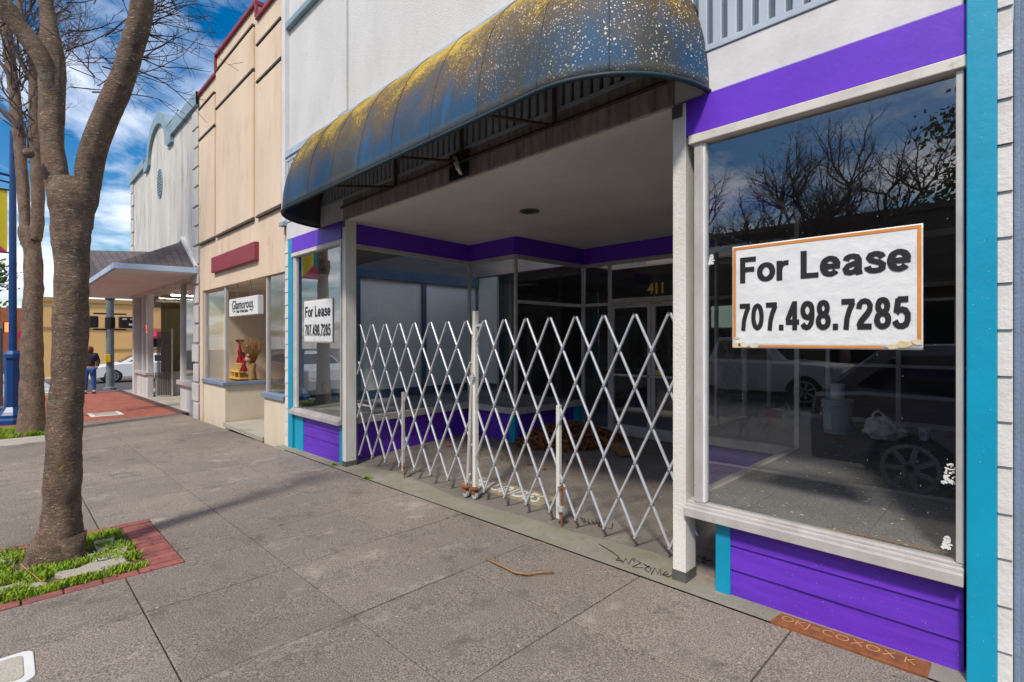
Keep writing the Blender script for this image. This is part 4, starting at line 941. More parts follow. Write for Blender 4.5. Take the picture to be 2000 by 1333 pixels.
MB().lathe((0, 0, 0), [(.09, 0), (.11, .2), (.115, .2), (.115, .215), (.1, .21)], 24).build('pail', M['redglass'], rbk)
f = MB(); f.tube([(-.25, .07, .53), (-.55, .10, .515), (-.8, .06, .512)], .004, 5); tag(f.build('wood_strip', M['cardboard']), 'thin loose wooden strip along the bottom edge of the right window inside', 'strip')

# ================================================================== BLUE-GREY NEIGHBOUR (right)
nb = thing('bluegrey_building', 'blue grey stucco building cut off at the right edge of the picture', 'building', (0, 0, 0))
f = MB(); f.box(-.024, 7, -.02, 6, -.1, 6); f.build('wall', M['bluegrey'], nb)
f = MB(); f.box(-.026, -.004, -.045, -.02, -.05, 6); f.build('corner_trim', M['bluegrey'], nb, bevel=.006)

# ================================================================== BEIGE SALON BUILDING
X0, X1 = -13.3, -8.335
sb = thing('beige_building', 'beige stucco two storey shop building with maroon parapet cap and raised panels', 'building', (0, 0, 0))
f = MB(); f.box(X0, -12.0, .0, .4, 2.66, 7.13); f.box(-12.0, -9.6, .0, .4, 2.66, 7.5); f.box(-9.6, X1, .0, .4, 2.66, 7.2)
f.box(X0, X0 + .22, 0, .4, -.3, 2.66); f.build('wall', M['beige'], sb)
f = MB(); f.box(X0, X0 + .5, .4, 7, -.3, 7.13); f.box(X1 - .3, X1, .4, 7, 2.9, 7.2); f.box(X0 + .5, X1 - .3, 6.6, 7, 2.9, 7); f.build('side_wall', M['beige'], sb)
def panel(f, x0, x1, z0, z1, t=.035): f.box(x0, x1, -t, .001, z0, z1)
f = MB()
cols_ = [(-13.24, -12.06), (-11.94, -9.70), (-9.52, -8.42)]
for (a, c), (rows) in zip(cols_, (((3.75, 6.05), (6.12, 6.75)), ((3.75, 6.35), (6.42, 7.15)), ((3.75, 6.05), (6.12, 6.7)))):
    for (z0, z1) in rows: panel(f, a, c, z0, z1)
f.build('raised_panel', M['beige'], sb, bevel=.008)
f = MB()
for (a, c), z in zip(cols_, (3.70, 3.70, 3.70)): f.box(a, c, -.05, -.001, z, z + .035)
for (a, c), z in zip(cols_, (6.07, 6.37, 6.07)): f.box(a, c, -.05, -.001, z, z + .035)
for (a, c), z in zip(cols_, (6.77, 7.17, 6.72)): f.box(a, c, -.05, -.001, z, z + .035)
f.build('panel_ledge', M['groove'], sb)
f = MB(); f.box(X0 - .03, -12.0, -.05, .45, 7.131, 7.20); f.box(-12.03, -9.57, -.05, .45, 7.501, 7.58); f.box(-9.56, X1, -.05, .45, 7.201, 7.27); f.box(-12.03, -11.98, -.05, .0, 7.2, 7.5); f.box(-9.6, -9.55, -.05, .0, 7.27, 7.5)
f.build('parapet_cap', M['maroon'], sb, bevel=.01)
f = MB(); f.box(-12.12, -9.5, -.075, -.001, 2.97, 3.29); f.build('blank_sign_board', M['maroon'], sb, bevel=.006)
# base walls and windows
f = MB(); f.box(-13.08, -11.55, .03, .12, -.3, .62); f.box(-11.62, -11.55, .12, 1.5, -.3, .62); f.box(-9.25, X1 + .005, .0, .1, -.3, .58); f.box(-9.25, -9.18, .1, 1.5, -.3, .58); f.build('base_wall', M['beige_light'], sb, bevel=.006)
f = MB(); f.box(-13.09, -11.5, -.02, .14, .62, .69); f.box(-11.66, -11.5, .14, 1.5, .62, .69); f.box(-9.3, X1 - .0, -.04, .14, .58, .66); f.box(-9.3, -9.15, .14, 1.5, .58, .66); f.build('sill', M['bluegrey'], sb, bevel=.005)
f = MB()
for (x, y) in ((-13.03, .06), (-11.55, .06), (-9.22, .06)): f.box(x - .03, x + .03, y - .03, y + .03, .66, 2.66)
f.box(-9.25, -9.19, 1.44, 1.5, .66, 2.66); f.box(-11.58, -11.52, 1.44, 1.5, .66, 2.66); f.box(-8.42, -8.36, .03, .09, .66, 2.66)
f.build('window_frame', M['alu'], sb, bevel=.005)
for (a, c) in (((-13.0, .06), (-11.58, .06)), ((-11.55, .09), (-11.55, 1.44)), ((-9.19, .06), (-8.42, .06)), ((-9.22, .09), (-9.22, 1.44))):
    f = MB(); f.quad((a[0], a[1], .69), (c[0], c[1], .69), (c[0], c[1], 2.66), (a[0], a[1], 2.66)); f.build('window_pane', M['glass_in'], sb)
warm = paint('salon_wall', (.78, .72, .58), (.68, .62, .48), .8, 1.2)
f = MB(); f.box(-13.08, -13.02, .1, 3.2, .6, 2.8); f.box(-13.0, -11.6, 3.0, 3.05, 0, 2.8); f.box(-9.15, -8.4, 2.4, 2.45, 0, 2.8)
f.box(X0 + .5, X1 - .3, 4.4, 4.5, -.3, 2.8); f.build('interior_wall', warm, sb)
f = MB()
for x in (-12.6, -12.1): f.box(x, x + .05, 2.97, 3.0, .7, 2.7)
for y in (.7, 1.2, 1.9): f.box(-13.02, -12.99, y, y + .05, .7, 2.7)
f.build('wall_batten', M['beige_light'], sb)
f = MB(); f.box(X0 + .2, X1, .4, .9, 2.662, 2.70); f.build('ceiling', warm, sb)  # cut to a front strip, left open behind so sky light brightens the salon
f = MB(); f.box(-13.0, -11.63, .12, 3.0, .56, .64); f.box(-9.17, -8.4, .12, 2.4, .5, .6); f.build('display_floor', M['cardboard'], sb)
f = MB(); f.box(-11.5, -9.3, -.02, 4.4, -.2, -.125); f.build('entry_floor', M['pale_conc'], sb)
f = MB(); f.box(-11.5, -10.55, 1.46, 1.5, -.12, 2.66); f.box(-10.5, -9.3, 1.46, 1.5, 2.1, 2.66); f.build('entry_door', M['dark_room'], sb, bevel=.01)
# hanging sign
hsn = thing('hanging_sign', 'white box sign reading Glamorous Hair and Nail Salon hanging in the salon entrance', 'sign', (-10.36, .04, 2.19))
MB().box(-.80, .80, -.045, .06, -.17, .17).build('box', M['white'], hsn, bevel=.008)
text('shop_name', 'Glamorous', M['ink'], (-.6, -.049, -.04), (R(90), 0, 0), width=1.18, height=.17, bold=.01, parent=hsn, shear=.1)
text('tagline', 'Hair & Nail Salon', M['ink'], (-.33, -.049, -.115), (R(90), 0, 0), width=.64, height=.065, bold=.005, parent=hsn)
f = MB()
for s in (-1, 1):
    f.tube([(s * .40, -.048, -.09), (s * .46, -.048, -.06), (s * .52, -.048, -.10), (s * .58, -.048, -.06), (s * .6, -.048, -.03)], .006, 5)
f.build('flourish', M['ink'], hsn)
for x in (-.45, .3):
    f = MB(); f.tube([(x, 0, .17), (x, 0, .28), (x + .01, 0, .3), (x, 0, .46)], .008, 6)
    for k in range(5): f.tube([(x - .012, 0, .19 + k * .025), (x + .012, 0, .2 + k * .025)], .006, 5)
    f.build('chain', M['bracket'], hsn)
# salon display goods
def salon(name, label, cat, x, y, z): return thing(name, label, cat, (x, y, z))
BX, BY = -12.1, 1.05
t = salon('display_rack', 'low wooden two tier stand in the salon window', 'stand', -12.62, .62, .64)
f = MB(); f.box(-.35, .45, -.15, .15, .2, .22); f.box(-.4, .5, -.17, .15, .05, .07); f.box(.02, .42, -.1, .1, .38, .40)
for x in (-.33, -.1, .1, .42): f.box(x, x + .02, -.14, -.12, 0, .38 if x > 0 else .2)
f.build('shelves', M['gold'], t)
for (dx_, dz_, hh, lb) in ((-.02 + .15, .40, .52, 'tall red candlestick vase on the upper tier of the salon stand'), (.38, .22, .42, 'shorter dark red candlestick vase on the lower tier of the salon stand')):
    q = salon('candlestick', lb, 'candlestick', -12.62 + dx_, .6, .64 + dz_)
    MB().lathe((0, 0, 0), [(.08, 0), (.075, .05), (.04, hh * .3), (.05, hh * .5), (.025, hh * .65), (.03, hh * .85), (.08, hh * .92), (.085, hh), (.02, hh * .97)], 16).build('stem', M['redglass'], q, smooth=True)
    MB().lathe((0, 0, 0), [(.085, hh * .93), (.09, hh), (.085, hh + .005), (.01, hh)], 16).build('cup', M['black'], q)
q = salon('lotion_bottle', 'small cream pump bottle on the salon stand', 'bottle', -12.85, .5, .86)
MB().lathe((0, 0, 0), [(.05, 0), (.05, .2), (.015, .22), (.015, .26)], 14).build('bottle_body', M['alu_white'], q); MB().box(-.03, .03, -.01, .01, .26, .28).build('pump', M['black'], q)
q = salon('flower_vase', 'dried straw arrangement with pink roses in a brown vase', 'vase', -12.05, .72, .64)
q.scale = (.8, .8, .8)
MB().lathe((0, 0, 0), [(.09, 0), (.11, .1), (.08, .3), (.10, .48), (.09, .5)], 16).build('vase', M['tan_dark'], q, smooth=True)
f = MB(); random.seed(8)
for _ in range(170):
    a = random.uniform(0, 6.28); s_ = random.uniform(.05, .36); f.tube([(0, 0, .4), (math.cos(a) * s_ * .5, math.sin(a) * s_ * .5, .75), (math.cos(a) * s_, math.sin(a) * s_, random.uniform(1.0, 1.25))], [.004, .006, .003], 3)
f.build('straw', M['dryplant'], q)
f = MB()
for (x, y, z, r) in ((.02, -.12, .6, .09), (.05, -.14, .98, .05), (.08, -.13, .72, .05)):
    f.lathe((x, y, z), [(r * .4, -r * .8), (r * .9, -r * .3), (r, .1 * r), (r * .7, r * .7), (r * .2, r * .9)], 10)
f.build('roses', paint('pink_rose', (.66, .38, .30), (.5, .2, .16), .7, 20), q)
q = salon('dress_form', 'dark draped mannequin bust in the right salon window', 'mannequin', -8.95, .9, .6)
MB().lathe((0, 0, 0), [(.22, 0), (.2, .3), (.15, .6), (.12, .8), (.17, 1.0), (.13, 1.15), (.05, 1.2), (.06, 1.35), (.08, 1.42), (.03, 1.5)], 16).build('drape', M['room_blue'], q, smooth=True)
q = salon('yellow_scarf', 'long yellow fabric scarf spilling over the floor of the right salon window', 'scarf', -8.62, .5, .6)
f = MB(); f.lathe((0, 0, 0), [(.26, 0), (.16, .25), (.08, .6), (.05, .8), (.03, .85)], 14); f.build('cloth', M['dryplant'], q, smooth=True)
f = MB(); random.seed(2)
for _ in range(60):
    x = random.uniform(-11.95, -11.62) if random.random() < .6 else random.uniform(-9.1, -8.5); y = random.uniform(.15, 1.4); f.box(x, x + .03, y, y + .03, .641 if x < -10 else .601, .665 if x < -10 else .63)
tag(f.build('pebbles', M['alu_white'], bevel=.006), 'pale pebbles strewn on the salon window floor', 'pebbles', kind='stuff')

# ================================================================== WHITE MISSION-STYLE BUILDING
WX0, WX1 = -21.9, -13.31
wb = thing('white_parapet_building', 'weathered white stucco building with curved blue trimmed parapet and oval vent', 'building', (0, 0, 0))
cx = -17.6
def parapet(off):
    top = []
    top.append((WX1, 7.2 - off)); top.append((cx + 1.85 - off * .1, 7.2 - off)); top.append((cx + 1.85 - off * .1, 7.02 - off)) ; top.append((cx + 1.45 - off * .3, 7.02 - off))
    for k in range(13):
        a = math.pi * k / 12; top.append((cx + (1.3 - off * .6) * math.cos(a), 7.12 - off + (.86) * math.sin(a)))
    top += [(cx - 1.45 + off * .3, 7.02 - off), (cx - 1.85 + off * .1, 7.02 - off), (cx - 1.85 + off * .1, 7.2 - off), (WX0, 7.2 - off)]
    return top
f = MB(); f.prism([(WX1, 3.0), *parapet(.0), (WX0, 3.0)], 1, 0.0, .35); f.build('wall', M['cream_wall'], wb)
f = MB(); f.box(WX0, WX0 + .3, .35, 12, 2.7, 7); f.box(WX1 - .35, WX1 - .02, .35, 12, -.3, 7.0); f.box(WX0 + .3, WX1 - .35, .35, 8, 6.3, 6.4); f.build('side_wall', M['cream_wall'], wb)
pt, pb = parapet(-.03), parapet(.26)
f = MB(); n = len(pt)
vs = [(x, -.08, z) for x, z in pt] + [(x, -.08, z) for x, z in pb] + [(x, .001, z) for x, z in pb] + [(x, .42, z) for x, z in pt]
fs = []
for i in range(n - 1): fs += [(i, i + 1, n + i + 1, n + i), (n + i, n + i + 1, 2 * n + i + 1, 2 * n + i), (i + 1, i, 3 * n + i, 3 * n + i + 1)]
f.add(vs, fs); f.build('parapet_trim', M['bluetrim'], wb)
f = MB()
for (x0, x1) in ((WX0 - .02, WX0 + .45), (WX1 - .5, WX1 - .01)):
    z = -.3 if x1 > -15 else 3.0; i = 0
    while z < 6.8:
        wdt = .0 if i % 2 else .12
        f.box(x0, x1 - wdt if x0 < -20 else x1, -.045, -.001, z, z + .4) if x0 < -20 else f.box(x0 + wdt, x1, -.045, -.001, z, z + .4); z += .45; i += 1
f.box(WX1 - .42, WX1 - .02, -.001, .35, -.3, 3.0); f.build('quoins', M['quoin'], wb, bevel=.01)
f = MB(); n = 24; ell = lambda r: [(-17.4 + .30 * r * math.cos(2 * math.pi * k / n), 6.02 + .42 * r * math.sin(2 * math.pi * k / n)) for k in range(n)]
f.prism(ell(1), 1, -.03, -.002); vt = f.build('oval_vent', M['bluetrim'], wb)
f = MB()
for k in range(9):
    z = 6.02 - .36 + k * .085; hw = .27 * math.sqrt(max(0, 1 - ((z - 6.02) / .42) ** 2)); f.box(-17.4 - hw, -17.4 + hw, -.034, -.0305, z, z + .04)
f.build('vent_slots', M['black'], vt)
# canopy roof over the pavement
EY, EZ = -1.5, 3.2
cn = MB()
A = (-13.65, EY, EZ); B = (-23.6, EY, EZ); RG = [(-14.6, -.02, 4.0), (-22.6, -.02, 4.0)]
f = MB(); f.add([A, B, RG[1], RG[0]], [(0, 1, 2, 3)]); f.add([(-13.33, -.02, EZ), A, RG[0]], [(0, 1, 2)]); f.add([(-13.33, -.02, EZ), RG[0], (-13.34, -.01, 3.25)], [(0, 1, 2)]); f.add([B, (-23.6, 3, EZ), (-22.6, 3, 4.0), RG[1]], [(0, 1, 2, 3)])
# cross gable over the pavement
f.add([(-18.8, -1.5, 4.1), (-16.1, -1.5, 3.22), (-16.1, -.02, 3.9), (-18.8, -.02, 4.1), (-21.5, -1.5, 3.22), (-21.5, -.02, 3.9)], [(0, 1, 2, 3), (0, 3, 5, 4), (0, 4, 1)])
o = f.build('canopy_roof', M['roof'], wb)
f = MB(); f.bar((A[0] + .02, EY - .01, EZ - .055), (B[0], EY - .01, EZ - .055), .04, .12); f.bar((-13.33, -.04, EZ - .055), (A[0] + .02, EY, EZ - .055), .04, .12); f.build('canopy_fascia', M['paleblue'], wb)
f = MB(); f.add([(-13.35, 3.4, EZ - .13), (-13.35, -.03, EZ - .13), (A[0], EY + .02, EZ - .13), (B[0], EY + .02, EZ - .13), (B[0], 3.4, EZ - .13)], [(0, 1, 2, 3, 4)]); o = f.build('canopy_soffit', M['soffit'], wb); o.modifiers.new('t', 'SOLIDIFY').thickness = .03
f = MB(); f.bar((-14.62, -.05, 4.06), (-13.36, -.05, 3.22), .09, .09, up=(0, 1, 0)); f.bar((-14.62, -.05, 4.06), (-15.6, -.05, 3.86), .09, .09, up=(0, 1, 0)); f.build('white_flashing', M['white_board'], wb)
# ground floor
f = MB(); f.box(-15.36, -15.26, .05, .17, -.3, 3.05); f.box(-19.9, -19.72, .08, .24, -.35, 3.05); f.box(-21.85, -21.6, -.0, .25, -.4, 3.05); f.box(-20.8, -20.7, .1, .22, .5, 3.05); f.build('column', M['quoin'], wb, bevel=.008)
f = MB(); f.box(-15.26, -13.75, .06, .16, -.3, .42); f.box(-21.6, -19.9, .1, .2, -.4, .42); f.box(-19.82, -19.74, .3, 3.8, -.35, .42); f.build('stall_riser', M['quoin'], wb)
f = MB(); f.box(-15.4, -13.74, -.03, .2, .42, .53); f.box(-21.6, -19.7, .02, .25, .42, .51); f.box(-19.86, -19.68, .3, 3.8, .42, .50); f.build('shop_sill', M['alu'], wb, bevel=.006)
for (a, c) in (((-15.26, .11), (-13.75, .11)), ((-21.6, .15), (-19.85, .15)), ((-19.78, .3), (-19.78, 3.8))):
    f = MB(); f.quad((a[0], a[1], .5), (c[0], c[1], .5), (c[0], c[1], 3.0), (a[0], a[1], 3.0)); f.build('shop_pane', M['glass_in'], wb)
olive = paint('olive_interior', (.26, .22, .11), (.19, .16, .08), .8, 1.5)
f = MB(); f.box(-20.6, -20.5, .6, 4.7, -.3, 3.05); f.box(-20.5, -15.3, 4.6, 4.7, -.3, 3.05); f.box(-15.36, -15.26, 1.5, 4.7, -.3, 3.05); f.build('interior_wall', olive, wb)
f = MB(); f.box(-19.8, -19.72, .3, 3.8, 2.78, 2.84); f.build('header_rail', M['alu_white'], wb)
for (yy, lb) in ((1.2, 'near lit fluorescent tube under the ceiling of the corner shop entrance'), (3.3, 'further lit fluorescent tube under the ceiling of the corner shop entrance')):
    fl_ = thing('fluorescent_light', lb, 'light', (-18.9, yy, 2.98), 0, 'tube lights in the corner shop entrance')
    MB().box(-.05, .05, -.7, .7, .0, .05).build('fixture', M['white'], fl_); MB().tube([(0, -.65, -.02), (0, .65, -.02)], .022, 8).build('tube', M['tube_light'], fl_)
fg = thing('folded_gate', 'dark folded scissor gate standing in the corner shop entrance', 'security gate', (-19.55, .3, gz(-19.5)))
f = MB()
for k in range(12): f.box(-.03 + .02 * (k % 2), .0 + .02 * (k % 2), k * .032, k * .032 + .02, .05, 2.1)
f.build('folded_bars', M['bracket'], fg); f = MB(); f.box(-.02, .02, .39, .43, .0, 2.2); f.build('end_post', M['alu_white'], fg)

# ================================================================== STREET TREES
def smooth_path(pts, rad, sub=6):
    out, rr = [], []
    n = len(pts)
    for i in range(n - 1):
        p0, p1, p2, p3 = pts[max(i - 1, 0)], pts[i], pts[i + 1], pts[min(i + 2, n - 1)]
        for k in range(sub):
            t = k / sub; out.append(.5 * ((2 * p1) + (-p0 + p2) * t + (2 * p0 - 5 * p1 + 4 * p2 - p3) * t * t + (-p0 + 3 * p1 - 3 * p2 + p3) * t ** 3)); rr.append(rad[i] + (rad[i + 1] - rad[i]) * t)
    out.append(pts[-1]); rr.append(rad[-1]); return out, rr
def limb(f, uvw, d, dd=0, n=18, rough=.10, seed=0):
    """uvw: picture position and width; dd: how much the distance drifts to the tip."""
    pts, rad = [], []
    for i, (u, v, wd) in enumerate(uvw):
        di = d + dd * i / max(1, len(uvw) - 1); pts.append(at(u, v, di)); rad.append(wd * di / 1408.6 / 2 / math.sqrt(1 + ((u - 1000) / F) ** 2))
    p, r = smooth_path(pts, rad, 7); f.tube(p, r, n, rough=rough, seed=seed); return p, r
def twigs(f, p, d, length, r, depth, rnd, up=.25, spread=.7):
    """one branch with side branches."""
    n = max(4, int(length / .07)); pts = [p.copy()]; dirs = []; q = p.copy(); dr = d.normalized()
    for i in range(n):
        dr = (dr + Vector((rnd.gauss(0, .13), rnd.gauss(0, .13), rnd.gauss(0, .11) + up * .10))).normalized(); q = q + dr * (length / n); pts.append(q.copy()); dirs.append(dr.copy())
    f.tube(pts, [max(.0018, r * (1 - .8 * i / n)) for i in range(n + 1)], 5 if r > .012 else 3, cap=False)
    if depth <= 0: return
    k = max(2, int(length / (.16 if depth > 1 else .13)))
    for i in range(k):
        t = (.2 + .8 * (i + rnd.random() * .6) / k); idx = min(n - 1, int(t * n)); b0 = pts[idx]
        ax = Vector((rnd.gauss(0, 1), rnd.gauss(0, 1), rnd.gauss(0, .6))).normalized(); sd_ = (dirs[idx] * (1 - spread * .45) + ax * spread).normalized()
        twigs(f, b0, sd_, length * rnd.uniform(.32, .6) * (1 - .4 * t), r * (1 - .8 * t) * .6 + .0012, depth - 1, rnd, up, spread)
D1 = 5.44
t1 = thing('street_tree', 'near bare cherry tree with lichen spotted forked trunk in the grass bed', 'tree', at(112, 1088, D1))
def rel(o, root): o.location = (-root.location.x, -root.location.y, -root.location.z); return o
f = MB(); limb(f, [(100, 1125, 150), (108, 1095, 122), (114, 1060, 100), (118, 1020, 86), (121, 970, 79), (124, 900, 76), (128, 800, 73), (135, 700, 71), (140, 600, 70), (139, 500, 72), (140, 440, 84), (140, 400, 100), (138, 372, 96), (136, 350, 70)], D1, 0, 26, .13, 3)
for (u0, u1, v1) in ((95, 55, 1092), (120, 160, 1098), (108, 105, 1120)):
    f.tube([at(u0 + 10, 1050, D1), at((u0 + u1) / 2, 1085, D1), at(u1, v1 + 8, D1 - .05)], [.13, .09, .03], 10, rough=.2, seed=u1)
rel(f.build('trunk', M['bark'], t1, smooth=True), t1)
f = MB(); limb(f, [(125, 440, 50), (112, 360, 52), (103, 290, 50), (100, 230, 54), (103, 170, 56), (100, 110, 55), (96, 50, 38), (90, 0, 34), (85, -90, 30), (100, -230, 20), (90, -380, 10)], D1 - .05, .2, 18, .12, 5); l1 = rel(f.build('limb', M['bark'], t1, smooth=True), t1)
f = MB(); limb(f, [(150, 450, 40), (165, 395, 58), (175, 330, 60), (190, 270, 57), (215, 210, 55), (240, 150, 52), (259, 90, 50), (272, 40, 48), (281, -20, 46), (296, -140, 36), (330, -260, 24), (350, -380, 10)], D1 + .05, -.5, 18, .08, 8); rel(f.build('limb', M['bark'], t1, smooth=True), t1)
f = MB(); limb(f, [(104, 190, 30), (85, 125, 40), (62, 85, 44), (35, 50, 46), (10, 15, 46), (-20, -30, 42), (-60, -110, 32), (-110, -230, 20), (-140, -330, 9)], D1, -.5, 16, .1, 12); rel(f.build('limb', M['bark'], t1, smooth=True), t1)
f = MB()
for pth, dd in (([(135, 255, 18), (165, 220, 14), (178, 195, 13), (195, 150, 11), (203, 80, 10), (218, 20, 9), (225, -60, 7)], .2), ([(128, 250, 16), (127, 150, 12), (126, 60, 11), (124, -20, 10)], .35), ([(132, 120, 10), (150, 90, 8), (165, 60, 7), (166, 0, 6)], .3),
                ([(135, 340, 12), (160, 235, 12), (180, 200, 11), (185, 150, 9), (175, 90, 8), (180, 0, 7)], .5), ([(134, 255, 10), (185, 225, 14), (200, 130, 12), (208, 60, 11), (215, 0, 10), (220, -70, 8)], .6), ([(40, 60, 12), (55, 110, 10), (62, 60, 14), (58, 0, 12)], .4)):
    limb(f, pth, D1 + .15, dd, 10, .06, len(pth))
for (u, v, r) in ((85, 300, 13), (152, 345, 12), (56, 300, 8)): 
    c = at(u, v, D1 - .24); dv = (CAM - c).normalized(); f.tube([c - dv * .03, c + dv * .035, c + dv * .045], [r * .0039 * 1.15, r * .0039, r * .0039 * .6], 12, rough=.2)
rel(f.build('side_branches', M['bark'], t1, smooth=True), t1)
rnd = random.Random(31)
f = MB()
D = D1 + .1
starts = [((275, 60), (1, -.35)), ((268, 90), (1, .1)), ((255, 130), (1, .35)), ((280, 30), (1, -.6)), ((278, -30), (1, .1)), ((262, 110), (1, -.15)), ((205, 70), (.8, -.5)), ((200, 130), (.9, .2)), ((128, 100), (.7, -.3)), ((135, 60), (.8, .1)), ((180, 180), (1, -.2)), ((185, 150), (-.5, -.9)), ((60, 80), (-.6, -.8)), ((30, 50), (-1, -.1)), ((20, 40), (-.9, .4)), ((100, 60), (-.6, -.9)), ((285, -60), (1, .3)), ((290, -90), (.9, .5))]
for (uv, dr) in starts:
    b0 = at(uv[0], uv[1], D); dv = Vector((dr[0] * .707, dr[0] * .707, -dr[1])) + Vector((-.707, .707, 0)) * rnd.uniform(-.3, .7)
    twigs(f, b0, dv, rnd.uniform(.45, .75), .0075, 2, rnd, .25)
for k in range(24):                                   # fine branches behind the limbs
    b0 = at(rnd.uniform(125, 285), rnd.uniform(-20, 210), D1 + rnd.uniform(.5, 1.1)); twigs(f, b0, Vector((rnd.gauss(.3, .7), rnd.gauss(.3, .7), rnd.uniform(-.2, .9))), rnd.uniform(.4, .8), .006, 2, rnd, .2)
for k in range(14):
    vv = rnd.uniform(-60, 150); b0 = at(272 - max(0, vv - 60) * .25, vv, D1 - .1); twigs(f, b0, Vector((.75, .75, rnd.uniform(-.5, .7))), rnd.uniform(.35, .8), .006, 2, rnd, .15)
for k in range(26):                                   # crown above the frame
    u = rnd.uniform(-120, 350); v = rnd.uniform(-380, -120); twigs(f, at(u, v, D1 + rnd.uniform(-.3, .3)), Vector((rnd.gauss(0, 1), rnd.gauss(0, 1), .5 + rnd.random())), rnd.uniform(.8, 1.3), .014, 2, rnd, .3)
rel(f.build('twigs', M['twig'], t1), t1)
D2 = 13.45
t2 = thing('street_tree', 'far bare cherry tree with two upright stems beside the blue lamp post', 'tree', at(62, 850, D2))
f = MB(); limb(f, [(60, 868, 92), (61, 850, 70), (62, 820, 56), (63, 760, 50), (62, 680, 47), (64, 600, 42), (66, 540, 40), (63, 490, 38), (58, 465, 44), (56, 445, 42)], D2, 0, 20, .12, 31); rel(f.build('trunk', M['bark'], t2, smooth=True), t2)
f = MB(); limb(f, [(52, 480, 26), (48, 420, 25), (44, 350, 27), (36, 260, 27), (28, 180, 25), (20, 120, 25), (13, 60, 24), (5, 0, 20), (0, -60, 14)], D2, .3, 14, .14, 33); rel(f.build('stem', M['bark'], t2, smooth=True), t2)
f = MB(); limb(f, [(68, 470, 30), (74, 420, 28), (72, 340, 28), (68, 250, 26), (66, 170, 22), (62, 100, 18), (40, 30, 14), (30, -60, 10)], D2, -.2, 14, .14, 36); rel(f.build('stem', M['bark'], t2, smooth=True), t2)
f = MB(); limb(f, [(38, 250, 14), (15, 225, 12), (-10, 205, 10)], D2, 0, 8); limb(f, [(30, 175, 12), (10, 135, 10), (-12, 110, 8)], D2, 0, 8); limb(f, [(62, 160, 14), (35, 110, 11), (15, 70, 9)], D2 - .1, 0, 8); limb(f, [(42, 255, 10), (10, 225, 9), (-10, 200, 8)], D2 + .4, 0, 8)
rnd = random.Random(5)
for k in range(46):
    u = rnd.uniform(-20, 60) if k < 30 else rnd.uniform(80, 190); v = rnd.uniform(0, 320) if k < 30 else rnd.uniform(20, 200)
    lean = Vector((rnd.gauss(0, .8), rnd.gauss(0, .8), .6 + rnd.random()))
    if k >= 30: lean = Vector((.5, .6, .8 + rnd.random()))
    twigs(f, at(rnd.uniform(20, 70), max(v, 20), D2 + rnd.uniform(-.5, .5)), lean, rnd.uniform(1.0, 1.9), .014, 2, rnd, .3)
rel(f.build('branches', M['twig'], t2), t2)

# ================================================================== STREET FURNITURE TO THE LEFT
lp = thing('street_lamp', 'dark blue lamp post with octagonal base and a yellow and pink banner', 'street lamp', (-15.15, -3.04, gz(-15.15)))
f = MB(); f.lathe((0, 0, 0), [(.30, 0), (.30, .1), (.25, .14), (.25, .2), (.2, .26), (.13, .36), (.13, 1.35), (.16, 1.4), (.15, 1.48), (.09, 1.55)], 8); f.build('base', M['blue_lamp'], lp)
f = MB(); f.lathe((0, 0, 0), [(.07, 1.5), (.06, 4), (.055, 6.2)], 12); f.tube([(0, 0, 5.25), (.0, -1.2, 5.4)], .03, 8); f.tube([(0, 0, 5.1), (.0, -1.2, 5.28)], .02, 8); f.build('shaft', M['blue_lamp'], lp)
for z in (4.95, 3.62):
    f = MB(); f.tube([(0, 0, z), (0, -.85, z)], .018, 6); f.build('banner_arm', M['black'], lp)
bn = MB(); nn_ = 14
def strip(f, y0, y1, z0, z1, off=0):
    k = len(f.v)
    for i in range(nn_ + 1):
        for j in range(2): y = y0 + (y1 - y0) * i / nn_; f.v.append((.01 * math.sin(y * 14) + off, y, z1 if j else z0))
    for i in range(nn_): a = k + 2 * i; f.f.append((a, a + 2, a + 3, a + 1))
strip(bn, -.08, -.42, 3.62, 4.95); bo = bn.build('banner', M['banner_yellow'], lp)
bn = MB(); strip(bn, -.42, -.85, 3.62, 4.95); bn.build('banner', M['teal'], lp)
f = MB(); f.add([(.02, -.085, 3.63), (.02, -.84, 3.63), (.02, -.42, 4.02)], [(0, 1, 2)]); f.add([(.022, -.40 + .13 * math.cos(k * .524), 4.62 + .16 * math.sin(k * .524)) for k in range(12)], [tuple(range(12))]); f.build('banner_shapes', M['pink'], lp)
# signal pole with two pedestrian heads
spn = thing('signal_pole', 'blue grey traffic signal pole with black pedestrian signal heads seen from behind', 'traffic signal', (-24.65, -.3 + .02, gz(-24.65)))
f = MB(); f.lathe((0, 0, 0), [(.2, 0), (.2, .08), (.13, .12), (.12, 4.0), (.12, 4.6)], 14); f.build('pole', M['steel_grey'], spn, smooth=False)
f = MB(); f.lathe((0, 0, 0), [(.16, 2.35), (.16, 2.75), (.13, 2.78)], 12); f.lathe((0, 0, 0), [(.16, 3.45), (.16, 3.7), (.13, 3.72)], 12); f.box(-.02, .02, -.8, .0, 3.55, 3.62); f.box(-.08, .08, -.95, -.7, 3.5, 3.7); f.build('brackets', M['black'], spn)
ax_ = Vector((.25, .97, 0))
f = MB(); f.tube([(0, -.5, 2.9), (0, .5, 2.9)], .03, 8); f.tube([(0, -.5, 2.3), (0, .5, 2.3)], .03, 8); f.build('signal_arm', M['black'], spn)
f = MB(); f.box(-.12, .2, -.64, -.36, 2.36, 2.80); f.build('signal_head', M['black'], spn, bevel=.04)
f = MB(); f.box(-.12, .14, .26, .74, 2.36, 2.80); sh = f.build('signal_head', M['black'], spn, bevel=.04)
